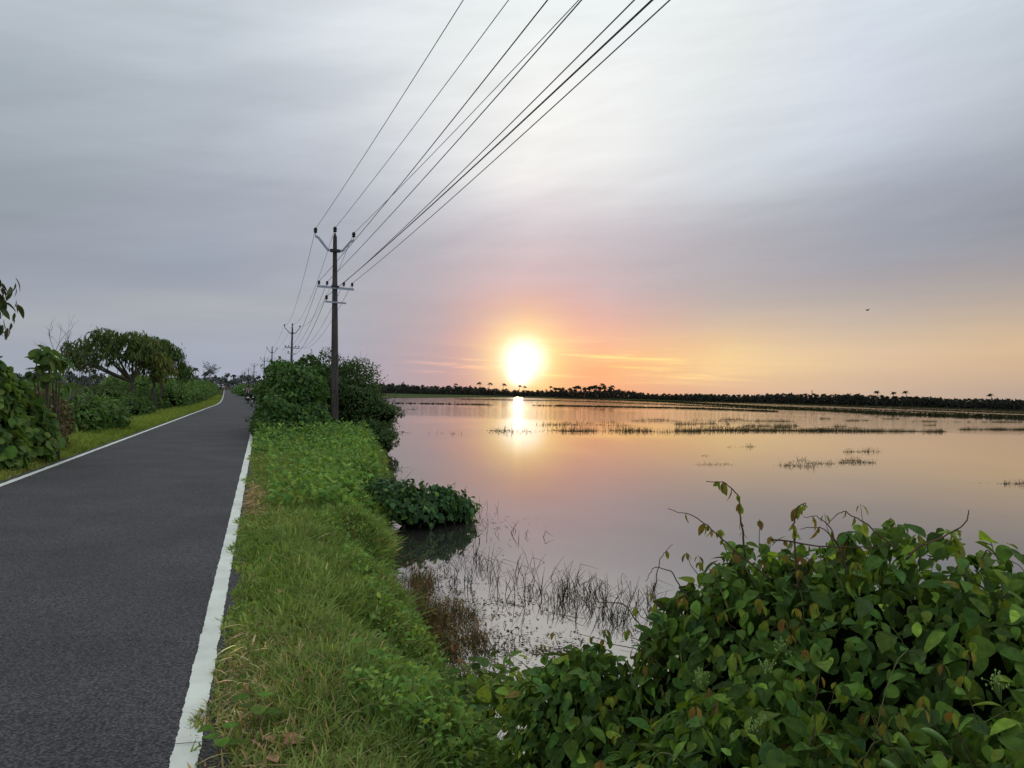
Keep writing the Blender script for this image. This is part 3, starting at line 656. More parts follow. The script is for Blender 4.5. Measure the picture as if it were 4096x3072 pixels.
# dead brown weeds at the foot of the bank
A = Acc(); n = 2900
cx = rng.choice(7, n, p=[.24, .2, .14, .1, .12, .1, .1]); CC = np.array([(1.58, 7.1), (1.50, 6.3), (1.76, 8.6), (1.5, 5.4), (1.88, 7.3), (1.82, 6.4), (1.62, 7.9)])[cx]
X = CC[:, 0]+rng.normal(0, .09, n); Y = CC[:, 1]+rng.normal(0, .19, n)
P = np.stack([X, Y, np.full(n, WZ-.02)], 1); hs = rng.uniform(.06, .3, n)*np.exp(-((X-CC[:, 0])/.25)**2)
d = rng.normal(size=(n, 3)); d[:, 2] = 0; up = np.array([0, 0, 1.0])+rng.normal(0, .5, (n, 3))
A.inst(*BLADES[1], frames(d, up, hs.clip(.04), .006/hs.clip(.04)), P, pal(n, [(.15, .085, .05), (.10, .06, .035), (.13, .13, .04), (.08, .11, .03)], .3))
n = 800; k = rng.integers(0, 2900, n); Q = P[k]+np.stack([rng.normal(0, .04, n), rng.normal(0, .04, n), rng.uniform(.02, .22, n)], 1)
put_leaves(A, Q, np.tile([0, 0, 1.0], (n, 1)), LANCE, .045, [(.18, .08, .04), (.12, .05, .03), (.15, .13, .04)], .3, .9, wmul=1.5)
tag(A.build('withered_weed', 'far'), 'rust brown withered weeds rooted at the waterline', kind='stuff')

# thin reeds in the shallow water
def reeds(cl, label):
    A = Acc()
    for (x, y, sx, sy, n_, h_) in cl:
        for _ in range(n_):
            bx = x+random.gauss(0, sx); by = y+random.gauss(0, sy)
            m_ = random.choice((1, 1, 2, 2, 3)); 
            for _ in range(m_):
                hh = h_*random.uniform(.4, 1.25); lx, ly = random.gauss(0, .42), random.gauss(0, .42)
                p0 = np.array([bx, by, WZ-.03]); p1 = p0+np.array([lx*hh*.4, ly*hh*.4, hh*.6]); 
                kx = random.random() < .45
                p2 = p1+(np.array([lx*hh*1.2, ly*hh*.6, -hh*.35]) if kx else np.array([lx*hh*.5, ly*hh*.5, hh*.45]))
                A.tube([p0, p1, p2], [.0036, .003, .0012], 3, (.05, .05, .022))
    return tag(A.build('reed', 'far'), label, kind='stuff')
reeds([(3.05, 7.6, .22, .35, 60, .24), (2.75, 8.6, .3, .5, 34, .24), (3.3, 6.9, .18, .25, 40, .24), (3.6, 7.8, .2, .3, 30, .22), (3.95, 7.4, .25, .3, 26, .2)], 'tangle of thin dark reeds standing in the near shallow water')
reeds([(3.45, 5.9, .12, .15, 34, .2), (3.9, 6.0, .2, .15, 24, .22), (4.5, 6.6, .15, .2, 16, .24)], 'small reed clump just left of the big foreground vine')
reeds([(2.5, 13.9, .3, .5, 26, .25), (2.9, 14.6, .5, .6, 26, .28), (3.6, 13.5, .3, .4, 12, .3), (2.9, 17.8, .15, .8, 12, .4), (3.4, 11.2, .3, .4, 14, .2)], 'sparse reed stems around the small waterside bush')
reeds([(2.2, 8.2, .15, .6, 16, .15), (2.35, 9.4, .25, .5, 16, .2), (2.1, 6.0, .2, .5, 30, .12)], 'short stems poking up among the floating debris')

# floating plant litter
A = Acc(); n = 3600
cx = rng.choice(7, n, p=[.22, .2, .16, .12, .12, .1, .08]); C7 = np.array([(1.95, 8.3, .25, .7), (2.05, 6.2, .2, .6), (2.4, 6.1, .3, .25), (2.5, 10.1, .35, .5), (3.7, 5.9, .25, .2), (3.6, 12.3, .35, .4), (2.5, 7.4, .2, .25)])[cx]
P = np.stack([C7[:, 0]+rng.normal(0, 1, n)*C7[:, 2], C7[:, 1]+rng.normal(0, 1, n)*C7[:, 3], np.full(n, WZ+.004)+rng.uniform(0, .006, n)], 1)
k = (P[:, 0] > np.interp(P[:, 1], BY, BX)-.1) & (lump(P, 4.5, 3)+rng.normal(0, .3, n) > -.1); P = P[k]; n = len(P)
d = rng.normal(size=(n, 3)); d[:, 2] = 0
A.inst(*CHEAP, frames(d, np.tile([0, 0, 1.0], (n, 1))+rng.normal(0, .12, (n, 3)), rng.uniform(.01, .045, n)), P, pal(n, [(.05, .035, .02), (.025, .02, .015), (.10, .08, .05), (.16, .13, .11)], .35))
tag(A.build('floating_debris', 'far'), 'dark leaf bits and scum floating near the bank', kind='stuff')

# ------------------------------------------------------------------ foreground vine thicket
FE = [(2.35, 2.25, .02, .85, .95, 1.0), (1.98, 2.72, -.05, .56, .6, .98), (1.45, 3.2, -.24, .38, .44, .68), (1.5, 1.95, -.25, .52, .75, .85), (3.0, 1.6, -.10, .8, .9, .95), (1.9, 1.3, -.1, .7, .8, .9), (1.62, 2.5, -.35, .4, .5, .8)]
root = empty('vine_thicket', (2, 2.2, WZ), 'dense leafy vine thicket filling the lower right corner in front of the water', 'vine bush')
VC = [(.052, .100, .020), (.078, .138, .024), (.034, .066, .016), (.135, .195, .026), (.050, .092, .030)]
A = Acc(); P, nr = shell(FE, 19000, WZ, .12, 3.2, .13, 2)
sz = rng.random(len(P)) < .45
put_leaves(A, P[sz], nr[sz], HEART, .052, VC, .9, .5, .3, [.3, .28, .22, .08, .12], var=.32)
put_leaves(A, P[~sz], nr[~sz], OVAL, .066, VC, .7, .6, .38, [.3, .23, .27, .08, .12], var=.32)
ko = rng.choice(len(P), 260); put_leaves(A, P[ko]+nr[ko]*.01, nr[ko], LANCE, .075, [(.14, .11, .03), (.10, .06, .025), (.16, .17, .03)], .9, .6, .3, wmul=1.8)
S = Acc(); sprigs(A, S, P[:2500], nr[:2500], 300, .20, HEART, .05, [(.07, .14, .03), (.11, .19, .035), (.05, .11, .03)], .5)
A.build('foliage', 'leaf', root)
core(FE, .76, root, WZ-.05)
# young bronze leaf pairs
A = Acc(); T = Acc()
YC = [(.14, .13, .02), (.15, .10, .025), (.11, .15, .022), (.12, .065, .022), (.10, .17, .02), (.12, .16, .02)]
P2, n2 = shell(FE, 1300, .0, .0, 3.2, .10, 2); P2 = P2+n2*.045
wgt = np.exp(-((P2[:, 0]-1.7)/.55)**2)+.30; k = rng.random(len(P2)) < wgt*.20*(.5+.5*(P2[:, 2] > .45)); P2, n2 = P2[k], n2[k]
for p, q in zip(P2, n2):
    tip = p+q*.03+np.array([0, 0, .03]); T.tube([p-q*.08, p, tip], [.002, .0016, .001], 4)
    m_ = random.choice((2, 3, 4, 5)); ang = rng.random()*6
    for j in range(m_):
        a = ang+j*2*PI/m_; d = np.array([math.cos(a)*.75, math.sin(a)*.75, -1.0+.2*rng.normal()]); nn = np.array([math.cos(a), math.sin(a), .3])
        A.inst(*OVAL, frames(d[None], nn[None], np.array([rng.uniform(.026, .046)]), np.array([rng.uniform(.7, 1.1)])), (tip+d*.006)[None], pal(1, YC, .2))
A.build('young_leaves', 'leaf', root)
# tendrils: long arching shoots above the silhouette
def shoot(pts, r, leaves=6, col='g', size=.035):
    pts = np.array(pts, float); t = np.linspace(0, 1, len(pts)); tt = np.linspace(0, 1, 26)
    cs = np.stack([np.interp(tt, t, pts[:, k]) for k in range(3)], 1)
    for _ in range(3): cs[1:-1] = (cs[:-2]+2*cs[1:-1]+cs[2:])/4
    cs += np.cumsum(rng.normal(0, .0022, cs.shape), axis=0)
    B_ = Acc(); B_.tube(cs, np.linspace(r, r*.35, 26), 5); B_.build('tendril', 'vinebrown', root)
    for _ in range(leaves):
        k = rng.integers(2, 22); m_ = random.choice((1, 2, 2)); c0 = YL
        put_leaves(c0, np.repeat(cs[k][None], m_, 0), np.tile([0, 0, .2], (m_, 1)), OVAL, size, YC, 1.2, .35, .3)
YL = Acc()
def W(px, py, d):     # point on the thicket at camera depth d
    v = f0+(px-512)/F*cr-(py-384)/F*cu; return EYE+v*d
shoot([W(745, 560, 2.95), W(741, 525, 2.95), W(738, 505, 2.95), W(732, 492, 2.95), W(720, 484, 2.95), W(703, 486, 2.95)], .0042, 9, 't')
shoot([W(770, 580, 2.9), W(735, 550, 2.9), W(712, 528, 2.9), W(690, 512, 2.9), W(667, 508, 2.9)], .0035, 6, 't')
shoot([W(800, 590, 2.8), W(797, 540, 2.8), W(797, 522, 2.8), W(803, 509, 2.8), W(814, 505, 2.8), W(818, 512, 2.8)], .004, 8, 't')
shoot([W(846, 560, 2.75), W(833, 540, 2.75), W(820, 524, 2.75), W(805, 520, 2.75), W(795, 522, 2.75)], .003, 2, 't')
shoot([W(846, 575, 2.7), W(838, 548, 2.7), W(828, 527, 2.7), W(815, 519, 2.7), W(802, 521, 2.7)], .003, 2, 't')
shoot([W(770, 540, 2.9), W(820, 548, 2.8), W(860, 549, 2.75), W(900, 543, 2.7)], .0035, 8, 't')
shoot([W(895, 548, 2.65), W(870, 530, 2.65), W(850, 520, 2.65), W(838, 518, 2.65), W(829, 526, 2.65)], .003, 3, 't')
shoot([W(905, 560, 2.6), W(918, 542, 2.6), W(945, 532, 2.6), W(958, 525, 2.6), W(968, 512, 2.6), W(968, 507, 2.6)], .004, 2, 't')
shoot([W(660, 640, 3.1), W(655, 590, 3.1), W(664, 560, 3.1), W(674, 548, 3.1)], .003, 3, 't')
shoot([W(690, 600, 3.05), W(670, 568, 3.05), W(655, 566, 3.05), W(646, 580, 3.05)], .003, 0, 't')
shoot([W(650, 640, 3.2), W(625, 600, 3.2), W(600, 598, 3.2), W(588, 608, 3.2)], .003, 0, 't')
shoot([W(660, 660, 3.2), W(640, 650, 3.2), W(610, 640, 3.2), W(570, 628, 3.3)], .003, 7, 't')
shoot([W(980, 560, 2.5), W(990, 548, 2.5), W(1000, 555, 2.5), W(1010, 566, 2.5)], .003, 2, 't')
for _ in range(46):   # pale runners across the face
    k = rng.integers(0, len(P)); a = P[k]+nr[k]*.05; side = norm(np.cross(nr[k], rng.normal(size=3))); ln = rng.uniform(.15, .5)
    t = np.linspace(-1, 1, 8)[:, None]; pts = a+side*ln*t*.5+nr[k]*.05*(1-t*t)+np.array([0, 0, -1])*ln*.35*t*t
    B_ = Acc(); B_.tube(pts, .0018, 4); B_.build('runner', 'vine', root)
tag(S.build('stem', 'vine', root), kind='stuff'); tag(T.build('leaf_stalk', 'vinebrown', root), kind='stuff')
YL.build('shoot_leaves', 'leaf', root)
# bud clusters and pods
for (px, py, d) in [(752, 712, 2.1), (692, 658, 2.45), (795, 622, 2.5), (775, 664, 2.25), (940, 640, 2.1)]:
    w0 = W(px, py, d); dd = ((P-w0)**2).sum(1)-0; k = int(np.argmin(dd)); c0 = P[k]+nr[k]*.06; A = Acc()
    for _ in range(26):
        e_ = c0+rng.normal(0, .014, 3)+np.array([0, 0, .01]); A.tube([c0-nr[k]*.05, (c0+e_)/2, e_], .0008, 3)
        A.lathe([(.0004, -.004), (.0024, -.002), (.0024, .002), (.0004, .004)], e_, 6)
    A.build('bud_cluster', 'flower', root)
for (px, py, d) in [(870, 700, 2.0), (855, 690, 2.0), (880, 718, 2.0), (1005, 585, 2.3)]:
    w0 = W(px, py, d); k = int(np.argmin(((P-w0)**2).sum(1))); c0 = P[k]+nr[k]*.07; t = np.linspace(0, 1, 7)[:, None]; side = norm(np.array([.8, -.3, -.5])+rng.normal(0, .2, 3))
    A = Acc(); A.tube(c0+side*.085*t-np.array([0, 0, .03])*t*t, np.array([.002, .008, .0095, .009, .0085, .007, .002]), 8); A.build('pod', 'pod', root)

# a trailing runner of the same vine on the grass edge
root = empty('creeping_vine', (1.25, 4.4, -.3), 'short leafy creeper reaching over the muddy edge left of the big thicket', 'vine')
A = Acc(); S = Acc(); n = 420
t = rng.random(n); P = np.stack([.95+t*.75+rng.normal(0, .10, n), 3.9+t*.9+rng.normal(0, .22, n), -.25-.2*t+rng.uniform(0, .22, n)], 1)
put_leaves(A, P, np.tile([0, -.2, 1.0], (n, 1)), HEART, .07, VC+[(.12, .17, .03)], .6, .6)
for _ in range(16):
    a = P[rng.integers(0, n)]; b = P[rng.integers(0, n)]; S.tube([a, (a+b)/2+[0, 0, .08], b], .0025, 4)
A.build('foliage', 'leaf', root); S.build('stem', 'vine', root)

# broad-leaved seedlings in the grass near the white line, dry leaves
def seedling(x, y, s, label):
    z = float(gz(x, y)); root = empty('seedling', (x, y, z), label, 'seedling', 'seedlings in the verge grass'); A = Acc(); S = Acc()
    for j in range(5):
        a = j*2.4; p = np.array([x+math.cos(a)*.03*s, y+math.sin(a)*.03*s, z+.09*s+.02*j*s]); S.tube([(x, y, z), p], .002*s, 4)
        d = np.array([math.cos(a), math.sin(a), .1]); A.inst(*ROUND, frames(d[None], np.array([[0, 0, 1.0]])+.2*d, np.array([.075*s]), np.array([.95])), p[None], pal(1, [(.075, .14, .022)], .15))
    A.build('foliage', 'leaf', root); S.build('stem', 'vine', root)
for x, y, s, lb in [(.02, 3.62, 1.0, 'small round leaved seedling beside the dry leaves'), (-.12, 3.45, .9, 'seedling touching the outer edge of the white line'), (.62, 4.35, 1.1, 'broad leaved seedling in the middle of the near grass'), (1.0, 5.4, 1.2, 'pale seedling standing near the top of the bank'), (1.05, 3.3, 1.1, 'wide leaved seedling close to the vine thicket'), (1.45, 8.6, 1.3, 'seedling on the far bank edge above the brown weeds')]:
    seedling(x, y, s, lb)
for i_, (x, y, a, s, lb) in enumerate([(.13, 3.38, .4, .10, 'curled brown dry leaf, biggest of the fallen ones'), (.10, 3.22, 2.0, .08, 'tan dry leaf lying nearest the camera'), (.20, 3.45, 3.9, .09, 'brown dry leaf right of the curled one'), (.06, 3.47, 5.1, .07, 'small dry leaf beside the round leaved seedling'), (.16, 5.9, 1.1, .08, 'lone dark fallen leaf farther up the verge')]):
    z = float(gz(x, y))+.05; d = np.array([[math.cos(a), math.sin(a), .25]]); A = Acc()
    A.inst(*OVAL, frames(d, np.array([[.2, -.3, 1.0]]), np.array([s]), np.array([1.2])), np.array([[x, y, z]]), pal(1, [(.3, .17, .09)], .1)); tag(A.build('fallen_leaf', 'litter'), lb, 'dry leaf', 'dry leaves on the verge')
A = Acc(); A.tube([(-.36, 3.62, .008), (-.30, 3.60, .012), (-.24, 3.60, .010), (-.17, 3.585, .014)], .0015, 5); tag(A.build('twig', 'bark'), 'thin dark twig lying across the white line', 'twig')

# ------------------------------------------------------------------ left side vegetation
BL = [(.062, .115, .03), (.092, .155, .036), (.038, .075, .024), (.13, .18, .045)]
shrub('broad_leaved_shrub', 'tall shrub with large round leaves at the left edge beside the road',
      [(-5.0, 15.6, .72, .95, 1.1, 1.34), (-5.3, 16.6, .75, 1.2, 1.5, 1.28), (-4.75, 17.2, .35, .95, 1.2, 1.2), (-6.4, 16.8, .8, 1.3, 1.6, 1.3), (-4.6, 15.6, .0, .7, .8, .9)], 5600, ROUND, .155, BL, w=[.35, .25, .25, .15], nspr=46, sprl=.45, depth=.12, lumpa=.16, mat='leaf', droop=.75, zmin=-.05, corescale=.74, seed=2)
shrub('leafy_shoot', 'upright shoot of round leaves standing above the broad leaved shrub', [(*at(42, 359, 17.3), .2, .3, .22), (*at(56, 366, 17.8), .22, .3, .18), (*at(46, 380, 17.5), .3, .3, .35)], 90, ROUND, .16, BL, nspr=5, sprl=.3, depth=.3, mat='leaf', corescale=None, zmin=.0)
shrub('brown_shrub', 'brownish small leaved shrub between the round leaved shrub and the ferny bush', [(-5.0, 20.6, .5, .8, 1.0, .85), (-4.6, 19.6, .25, .55, .7, .6)], 3600, LEAF4, .085, [(.10, .06, .035), (.07, .075, .03), (.05, .075, .025), (.14, .12, .05)], w=[.35, .25, .25, .15], nspr=50, sprl=.4, depth=.2, corescale=.6)
shrub('ferny_bush', 'bright bush with ferny pinnate leaves below the mango tree', [(-5.6, 26, .35, 1.1, 1.5, .9), (-5.3, 28.5, .3, 1.1, 1.8, .75), (-6.9, 27, .5, 1.3, 1.8, 1.0)], 9000, LANCE, .19, [(.06, .125, .025), (.095, .16, .035), (.035, .08, .022)], nspr=110, sprl=.5, depth=.14, droop=.3, wmul=1.5)
shrub('green_shrub', 'yellow green shrub behind the brown shrub', [(-7.5, 31, .55, 1.6, 2.2, .9), (-9.6, 30, .6, 1.7, 2.0, .95)], 6000, LEAF4, .13, [(.07, .125, .03), (.09, .15, .035), (.04, .085, .025)], nspr=60, sprl=.4)
shrub('green_shrub', 'large mid green shrub at the far left behind the round leaved shrub', [(-11, 24, .9, 2.2, 2.4, 1.0), (-9, 22, .7, 1.6, 2, 1.0), (-14, 26, .9, 2.2, 2.4, 1.1)], 5000, LEAF4, .14, SHC, nspr=50, sprl=.4)
shrub('green_shrub', 'dark shrub around the foot of the mango tree', [(-7.5, 44, .5, 1.5, 2.2, .95), (-5.9, 41, .25, 1.0, 2.5, .75), (-9.6, 43, .6, 1.6, 2.5, .95)], 8000, LEAF4, .13, DKC+[G1, G2], nspr=60, sprl=.4)
shrub('green_shrub', 'rounded shrub between the two tree trunks', [(-6.9, 53, .4, 1.3, 2.5, .8), (-8.5, 54, .6, 1.8, 3, 1.0)], 6000, LEAF4, .14, SHC, nspr=60, sprl=.4)
for Y_, h_, lb in [(62, 1.7, 'first hedge shrub beyond the trees on the left'), (76, 1.7, 'second hedge shrub on the left, lighter green'), (92, 1.6, 'third hedge shrub on the left of the road'), (112, 2.1, 'fourth hedge shrub on the left, taller than the others'), (138, 1.9, 'fifth hedge shrub near the left bend'), (172, 2.2, 'last hedge shrub at the left bend')]:
    b_ = float(bend(Y_)); ry = 8+Y_*.05
    shrub('hedge_shrub', lb, [(-6.2+b_, Y_-4, .5, 1.5, ry*.6, h_*.75), (-6.4+b_, Y_+4, .6, 1.5, ry*.6, h_*.8), (-8.6+b_, Y_, .8, 2.2, ry, h_*.85)], 8000, CHEAP, .17+Y_*.0004, [(.06, .12, .03), (.085, .15, .035), (.035, .075, .025)], group='hedge shrubs on the left of the road', nspr=60, sprl=.5)
# rough scrub behind
A = Acc(); n = 26000; Y = rng.uniform(30, 330, n); u = -8-rng.random(n)*(20+Y*.9); X = u+bend(Y)
P = np.stack([X, Y, -.2+rng.random(n)*(.95+.5*lump(np.stack([X, Y, X*0], 1), .25, 1))], 1)
put_leaves(A, P, np.tile([.2, -.5, .8], (n, 1)), CHEAP, .42, [(.04, .075, .028), (.055, .095, .03), (.03, .05, .022)], .2, .8, var=.25)
tag(A.build('scrub', 'foliage'), 'rough low scrub stretching away on the left', kind='stuff')

# trees: trunk, limbs, crown
def tree(name, label, base, fork, clumps, nl, tpl, size, cols, r0_, group=None, droop=1.0, wmul=1.0, mat='foliage', cat='tree', leansd=.15, spread=.45):
    root = empty(name, base, label, cat, group); base = np.array(base, float); fork = np.array(fork, float)
    T = Acc(); t = np.linspace(0, 1, 8)[:, None]; pts = base+(fork-base)*t; pts[1:-1, :2] += rng.normal(0, leansd*.3, (6, 2))
    T.tube(pts, np.linspace(r0_, r0_*.7, 8), 8); T.build('trunk', 'bark', root)
    B = Acc(); C_ = Acc()
    vol = np.array([c[3]*c[4]*c[5] for c in clumps])**.75; vol = vol/vol.sum()
    for c, v_ in zip(clumps, vol):
        cc = np.array(c[:3]); t = np.linspace(0, 1, 7)[:, None]; mid = (fork+cc)/2+rng.normal(0, .15, 3)+[0, 0, -.1]
        pts = (1-t)**2*fork+2*t*(1-t)*mid+t*t*cc; B.tube(pts, np.linspace(r0_*.5, r0_*.14, 7), 6)
        tips = []
        for _ in range(9):
            d = norm(rng.normal(size=3)); e_ = cc+d*np.array(c[3:])*rng.uniform(.6, .95); s0 = pts[rng.integers(3, 7)]
            B.tube([s0, (s0+e_)/2+rng.normal(0, .08, 3), e_], [r0_*.12, r0_*.08, r0_*.03], 4); tips.append(e_)
        m_ = int(nl*v_); k = int(m_*.6)
        P, nr = shell([c], k, -9, .18, 2.2, .2, 3)
        put_leaves(C_, P, nr, tpl, size, cols, droop, spread, .25, wmul=wmul)
        tp = np.array(tips)[rng.integers(0, 9, m_-k)]; d = rng.normal(size=tp.shape)
        put_leaves(C_, tp+d*.16, norm(d), tpl, size, cols, droop, spread, .25, wmul=wmul)
    B.build('limb', 'bark', root); C_.build('crown', mat, root)
    return root
MG = [(.06, .095, .024), (.04, .065, .02), (.10, .13, .033), (.03, .045, .016)]
YG = [(.10, .11, .03), (.07, .10, .028), (.13, .13, .035)]
tree('mango_tree', 'wide mango like tree with drooping narrow leaves, left of the two roadside trees', (-6.9, 47, -.1), (-6.8, 46.8, 1.7),
     [(-9.2, 46, 2.9, .85, 1.2, .7), (-8.7, 47, 3.6, .9, 1.2, .75), (-7.9, 46, 4.0, .85, 1.1, .6), (-7.0, 47, 3.85, .8, 1.1, .7), (-6.5, 46.5, 3.0, .85, 1.0, .65), (-7.9, 46, 3.1, .7, 1.0, .5), (-6.2, 47, 3.6, .6, .9, .55), (-9.9, 46.5, 3.45, .35, .6, .4), (-8.8, 45.8, 2.5, .7, .9, .5)], 3600, LANCE, .24, MG, .16, 'roadside trees on the left', wmul=1.35)
tree('mango_tree', 'olive leaved tree with a low rounded crown in front of the dark one', (-5.8, 48, -.1), (-5.8, 48, 1.5),
     [(-5.9, 48, 2.7, .95, 1.1, .95), (-6.4, 48, 3.6, .75, 1.1, .7), (-5.3, 48, 2.3, .6, .9, .5)], 3800, LANCE, .22, YG+MG[:1], .11, 'roadside trees on the left', wmul=1.3)
tree('mango_tree', 'dark green rounded tree, rightmost of the roadside trees', (-5.9, 52, -.1), (-5.9, 52, 2.0),
     [(-6.2, 52, 3.6, 1.0, 1.3, .95), (-5.4, 52, 3.1, .9, 1.2, .85), (-4.75, 52.5, 2.4, .55, .9, .6), (-6.9, 52, 3.9, .8, 1.0, .6)], 3800, LANCE, .22, DKC+MG[:1], .11, 'roadside trees on the left', wmul=1.35)
# overhanging branch at the left edge
tree('overhanging_tree', 'tree outside the left edge whose leafy branch tips hang into view', (-8.4, 17, 0), (-7.9, 16, 3.4),
     [(*at(-9, 290, 15), .24, .3, .26), (*at(-8, 308, 15), .22, .3, .26), (*at(1, 329, 15), .13, .15, .07), (*at(-40, 295, 15), .6, .8, .5)], 620, OVAL, .17, [(.05, .06, .025), (.035, .05, .02), (.08, .075, .04)], .12, droop=1.6, wmul=.75)

# bare trees
def bare(name, label, base, h, spread, r0_, seed, depth=4, leafy=False):
    r_ = random.Random(seed); root = empty(name, base, label, 'bare tree'); T = Acc(); B = Acc(); tips = []
    def grow(p, d, ln, r, k, acc):
        pts = [p]; q = p.copy()
        for _ in range(4):
            d = norm(d+np.array([r_.gauss(0, .10), r_.gauss(0, .10), r_.gauss(.03, .06)])); q = q+d*ln/4; pts.append(q.copy())
        acc.tube(pts, np.linspace(r, r*.6, 5), 5)
        if k == 0: tips.append(q); return
        for _ in range(r_.choice((2, 3, 3))):
            nd = norm(d+np.array([r_.gauss(0, spread), r_.gauss(0, spread), r_.gauss(0, .2)])); grow(pts[r_.choice((2, 3, 4, 4))], nd, ln*r_.uniform(.5, .75), r*.55, k-1, B)
    grow(np.array(base, float), norm(np.array([.02, 0, 1.0])), h*.45, r0_, depth, T)
    T.build('trunk', 'twig', root); B.build('branches', 'twig', root)
    if leafy:
        A_ = Acc(); tp = np.array(tips); k = rng.integers(0, len(tp), 500); put_leaves(A_, tp[k]+rng.normal(0, .18, (500, 3)), np.tile([0, 0, 1.0], (500, 1)), CHEAP, .2, [(.05, .06, .04)], .2, .9); A_.build('sparse_leaves', 'far', root)
bare('bare_tree', 'leafless pale twiggy tree left of the mango tree', (-6.1, 30, 0), 4.0, .5, .035, 5)
bare('bare_tree', 'leaning bare sapling rising from the round leaved shrub', (-4.7, 22, 0), 3.2, .45, .022, 9, 3)
bare('bare_tree', 'thin pale tree with tufted branch tips far along the left of the road', (-8.8, 150, 0), 7.0, .4, .10, 12, 4, True)

# ------------------------------------------------------------------ distant woods and palms
def palm_mesh(seed, h, trunk_r=.16, crown=2.6, cols=((.018, .022, .014), (.028, .032, .018))):
    r_ = np.random.default_rng(seed); A = Acc()
    t = np.linspace(0, 1, 8)[:, None]; lean = np.array([r_.normal(0, .05)*h, r_.normal(0, .05)*h, 0])
    A.tube(np.array([0, 0, -.5])+np.array([0, 0, h+.5])*t+lean*t*t, np.linspace(trunk_r*1.3, trunk_r*.8, 8), 6, (.03, .026, .022))
    top = np.array([0, 0, h])+lean
    for j in range(19):
        a = j*2.399+r_.normal(0, .15); el = r_.uniform(-.35, 1.25); L_ = crown*r_.uniform(.8, 1.1)
        hd = np.array([math.cos(a), math.sin(a), 0]); s = np.linspace(0, 1, 7)[:, None]
        sp_ = top+hd*L_*s*math.cos(el*.7)+np.array([0, 0, 1])*(L_*s*math.sin(el)-L_*.75*s*s*(1 if el > 0 else .5))
        sd = np.array([-math.sin(a), math.cos(a), 0]); c = np.array(cols[j % 2])*r_.uniform(.7, 1.2)
        w_ = crown*np.array([.04, .17, .24, .25, .21, .14, .03])[:, None]
        V = np.concatenate([sp_-sd*w_-[0, 0, .18*crown]*w_, sp_, sp_+sd*w_-[0, 0, .18*crown]*w_])
        A.add(V, [[i, i+1, i+8, i+7] for i in range(6)]+[[i+7, i+8, i+15, i+14] for i in range(6)], c)
    return mesh_np('coconut_palm', np.concatenate(A.V), [np.concatenate(v) for v in A.F.values()], np.concatenate(A.C))
PM = []
for k, (h, cr_w) in enumerate([(7.2, 2.5), (8.0, 2.7), (6.4, 2.4), (9.0, 2.4), (7.6, 2.9)]):
    me = palm_mesh(k, h, crown=cr_w); me.materials.append(M['far']); PM.append(me)
def palm(p, s, label, group, k=None, name='coconut_palm'):
    o = bpy.data.objects.new(name, PM[rng.integers(0, 5) if k is None else k]); COL.objects.link(o)
    o.location = Vector([float(v) for v in p]); o.scale = (s, s, s); o.rotation_euler = (0, 0, rng.uniform(0, 6.28)); tag(o, label, 'palm tree', group); return o
SX = [a for a, _ in sh]; SD = [d for _, d in sh]
def shore(px, back=0): return ray(px, float(np.interp(px, SX, SD))+back, WZ+.2)
# height of the wood top above its base in pixels, along the shore
HX = [300, 365, 420, 470, 524, 550, 575, 600, 625, 650, 690, 740, 790, 849, 900, 960, 1024, 1100]
HP = [8.2, 7.8, 7.0, 6.6, 4.6, 4.6, 7.4, 8.2, 6.6, 4.8, 5.0, 5.6, 7.0, 7.6, 7.0, 6.4, 6.6, 6.6]
def wood_h(px): return 1.12*np.interp(px, HX, HP)*np.interp(px, SX, SD)/F
A = Acc(); n = 85000; px = rng.uniform(290, 1130, n); dist = np.interp(px, SX, SD)+rng.uniform(2, 40, n)
d = f0[None]+((px-512)/F)[:, None]*cr[None]; hh = np.linalg.norm(d[:, :2], axis=1)
P = np.stack([d[:, 0]/hh*dist, d[:, 1]/hh*dist, np.zeros(n)], 1)
ph = np.interp(px, HX, HP)*np.interp(px, SX, SD)/F*(.98+.10*np.sin(px*.55)+.14*np.sin(px*1.31+1)+.10*np.sin(px*2.9)+.13*np.sin(px*.083))
P[:, 2] = WZ+.2+ph*rng.random(n)**.8
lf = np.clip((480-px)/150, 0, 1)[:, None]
c = pal(n, [(.026, .028, .024), (.038, .042, .034), (.052, .056, .044)], .25)*(1-lf)+pal(n, [(.05, .062, .05), (.075, .09, .068)], .2)*lf  # haze painted in as greyer, paler leaf colours, strongest to the left
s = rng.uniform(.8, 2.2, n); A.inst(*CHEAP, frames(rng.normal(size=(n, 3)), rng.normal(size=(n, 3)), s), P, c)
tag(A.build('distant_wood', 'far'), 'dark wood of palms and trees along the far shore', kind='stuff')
secs = [(355, 470, 24, 'hazy coconut palm on the far shore, left of the sun', 0), (470, 545, 15, 'coconut palm in the low dark wood under the sun', 0), (545, 612, 26, 'coconut palm in the tall clump just right of the sun', 1), (612, 700, 16, 'coconut palm in the wood right of the tall clump', 0), (700, 850, 42, 'coconut palm in the middle of the right hand far shore', 0), (850, 1030, 48, 'coconut palm on the far shore near the right edge', 0)]
for a, b_, m_, lb, tall in secs:
    for j in range(m_):
        px = a+(b_-a)*(j+rng.uniform(0, 1))/m_; base = shore(px, rng.uniform(3, 25)); H_ = wood_h(px)*rng.uniform(.98, 1.2)+(rng.uniform(.5, 3.0) if tall else .2)
        k = int(rng.integers(0, 5)); palm(base, H_/[7.2, 8.0, 6.4, 9.0, 7.6][k]/1.08, lb, lb.replace('coconut palm', 'palms'), k)
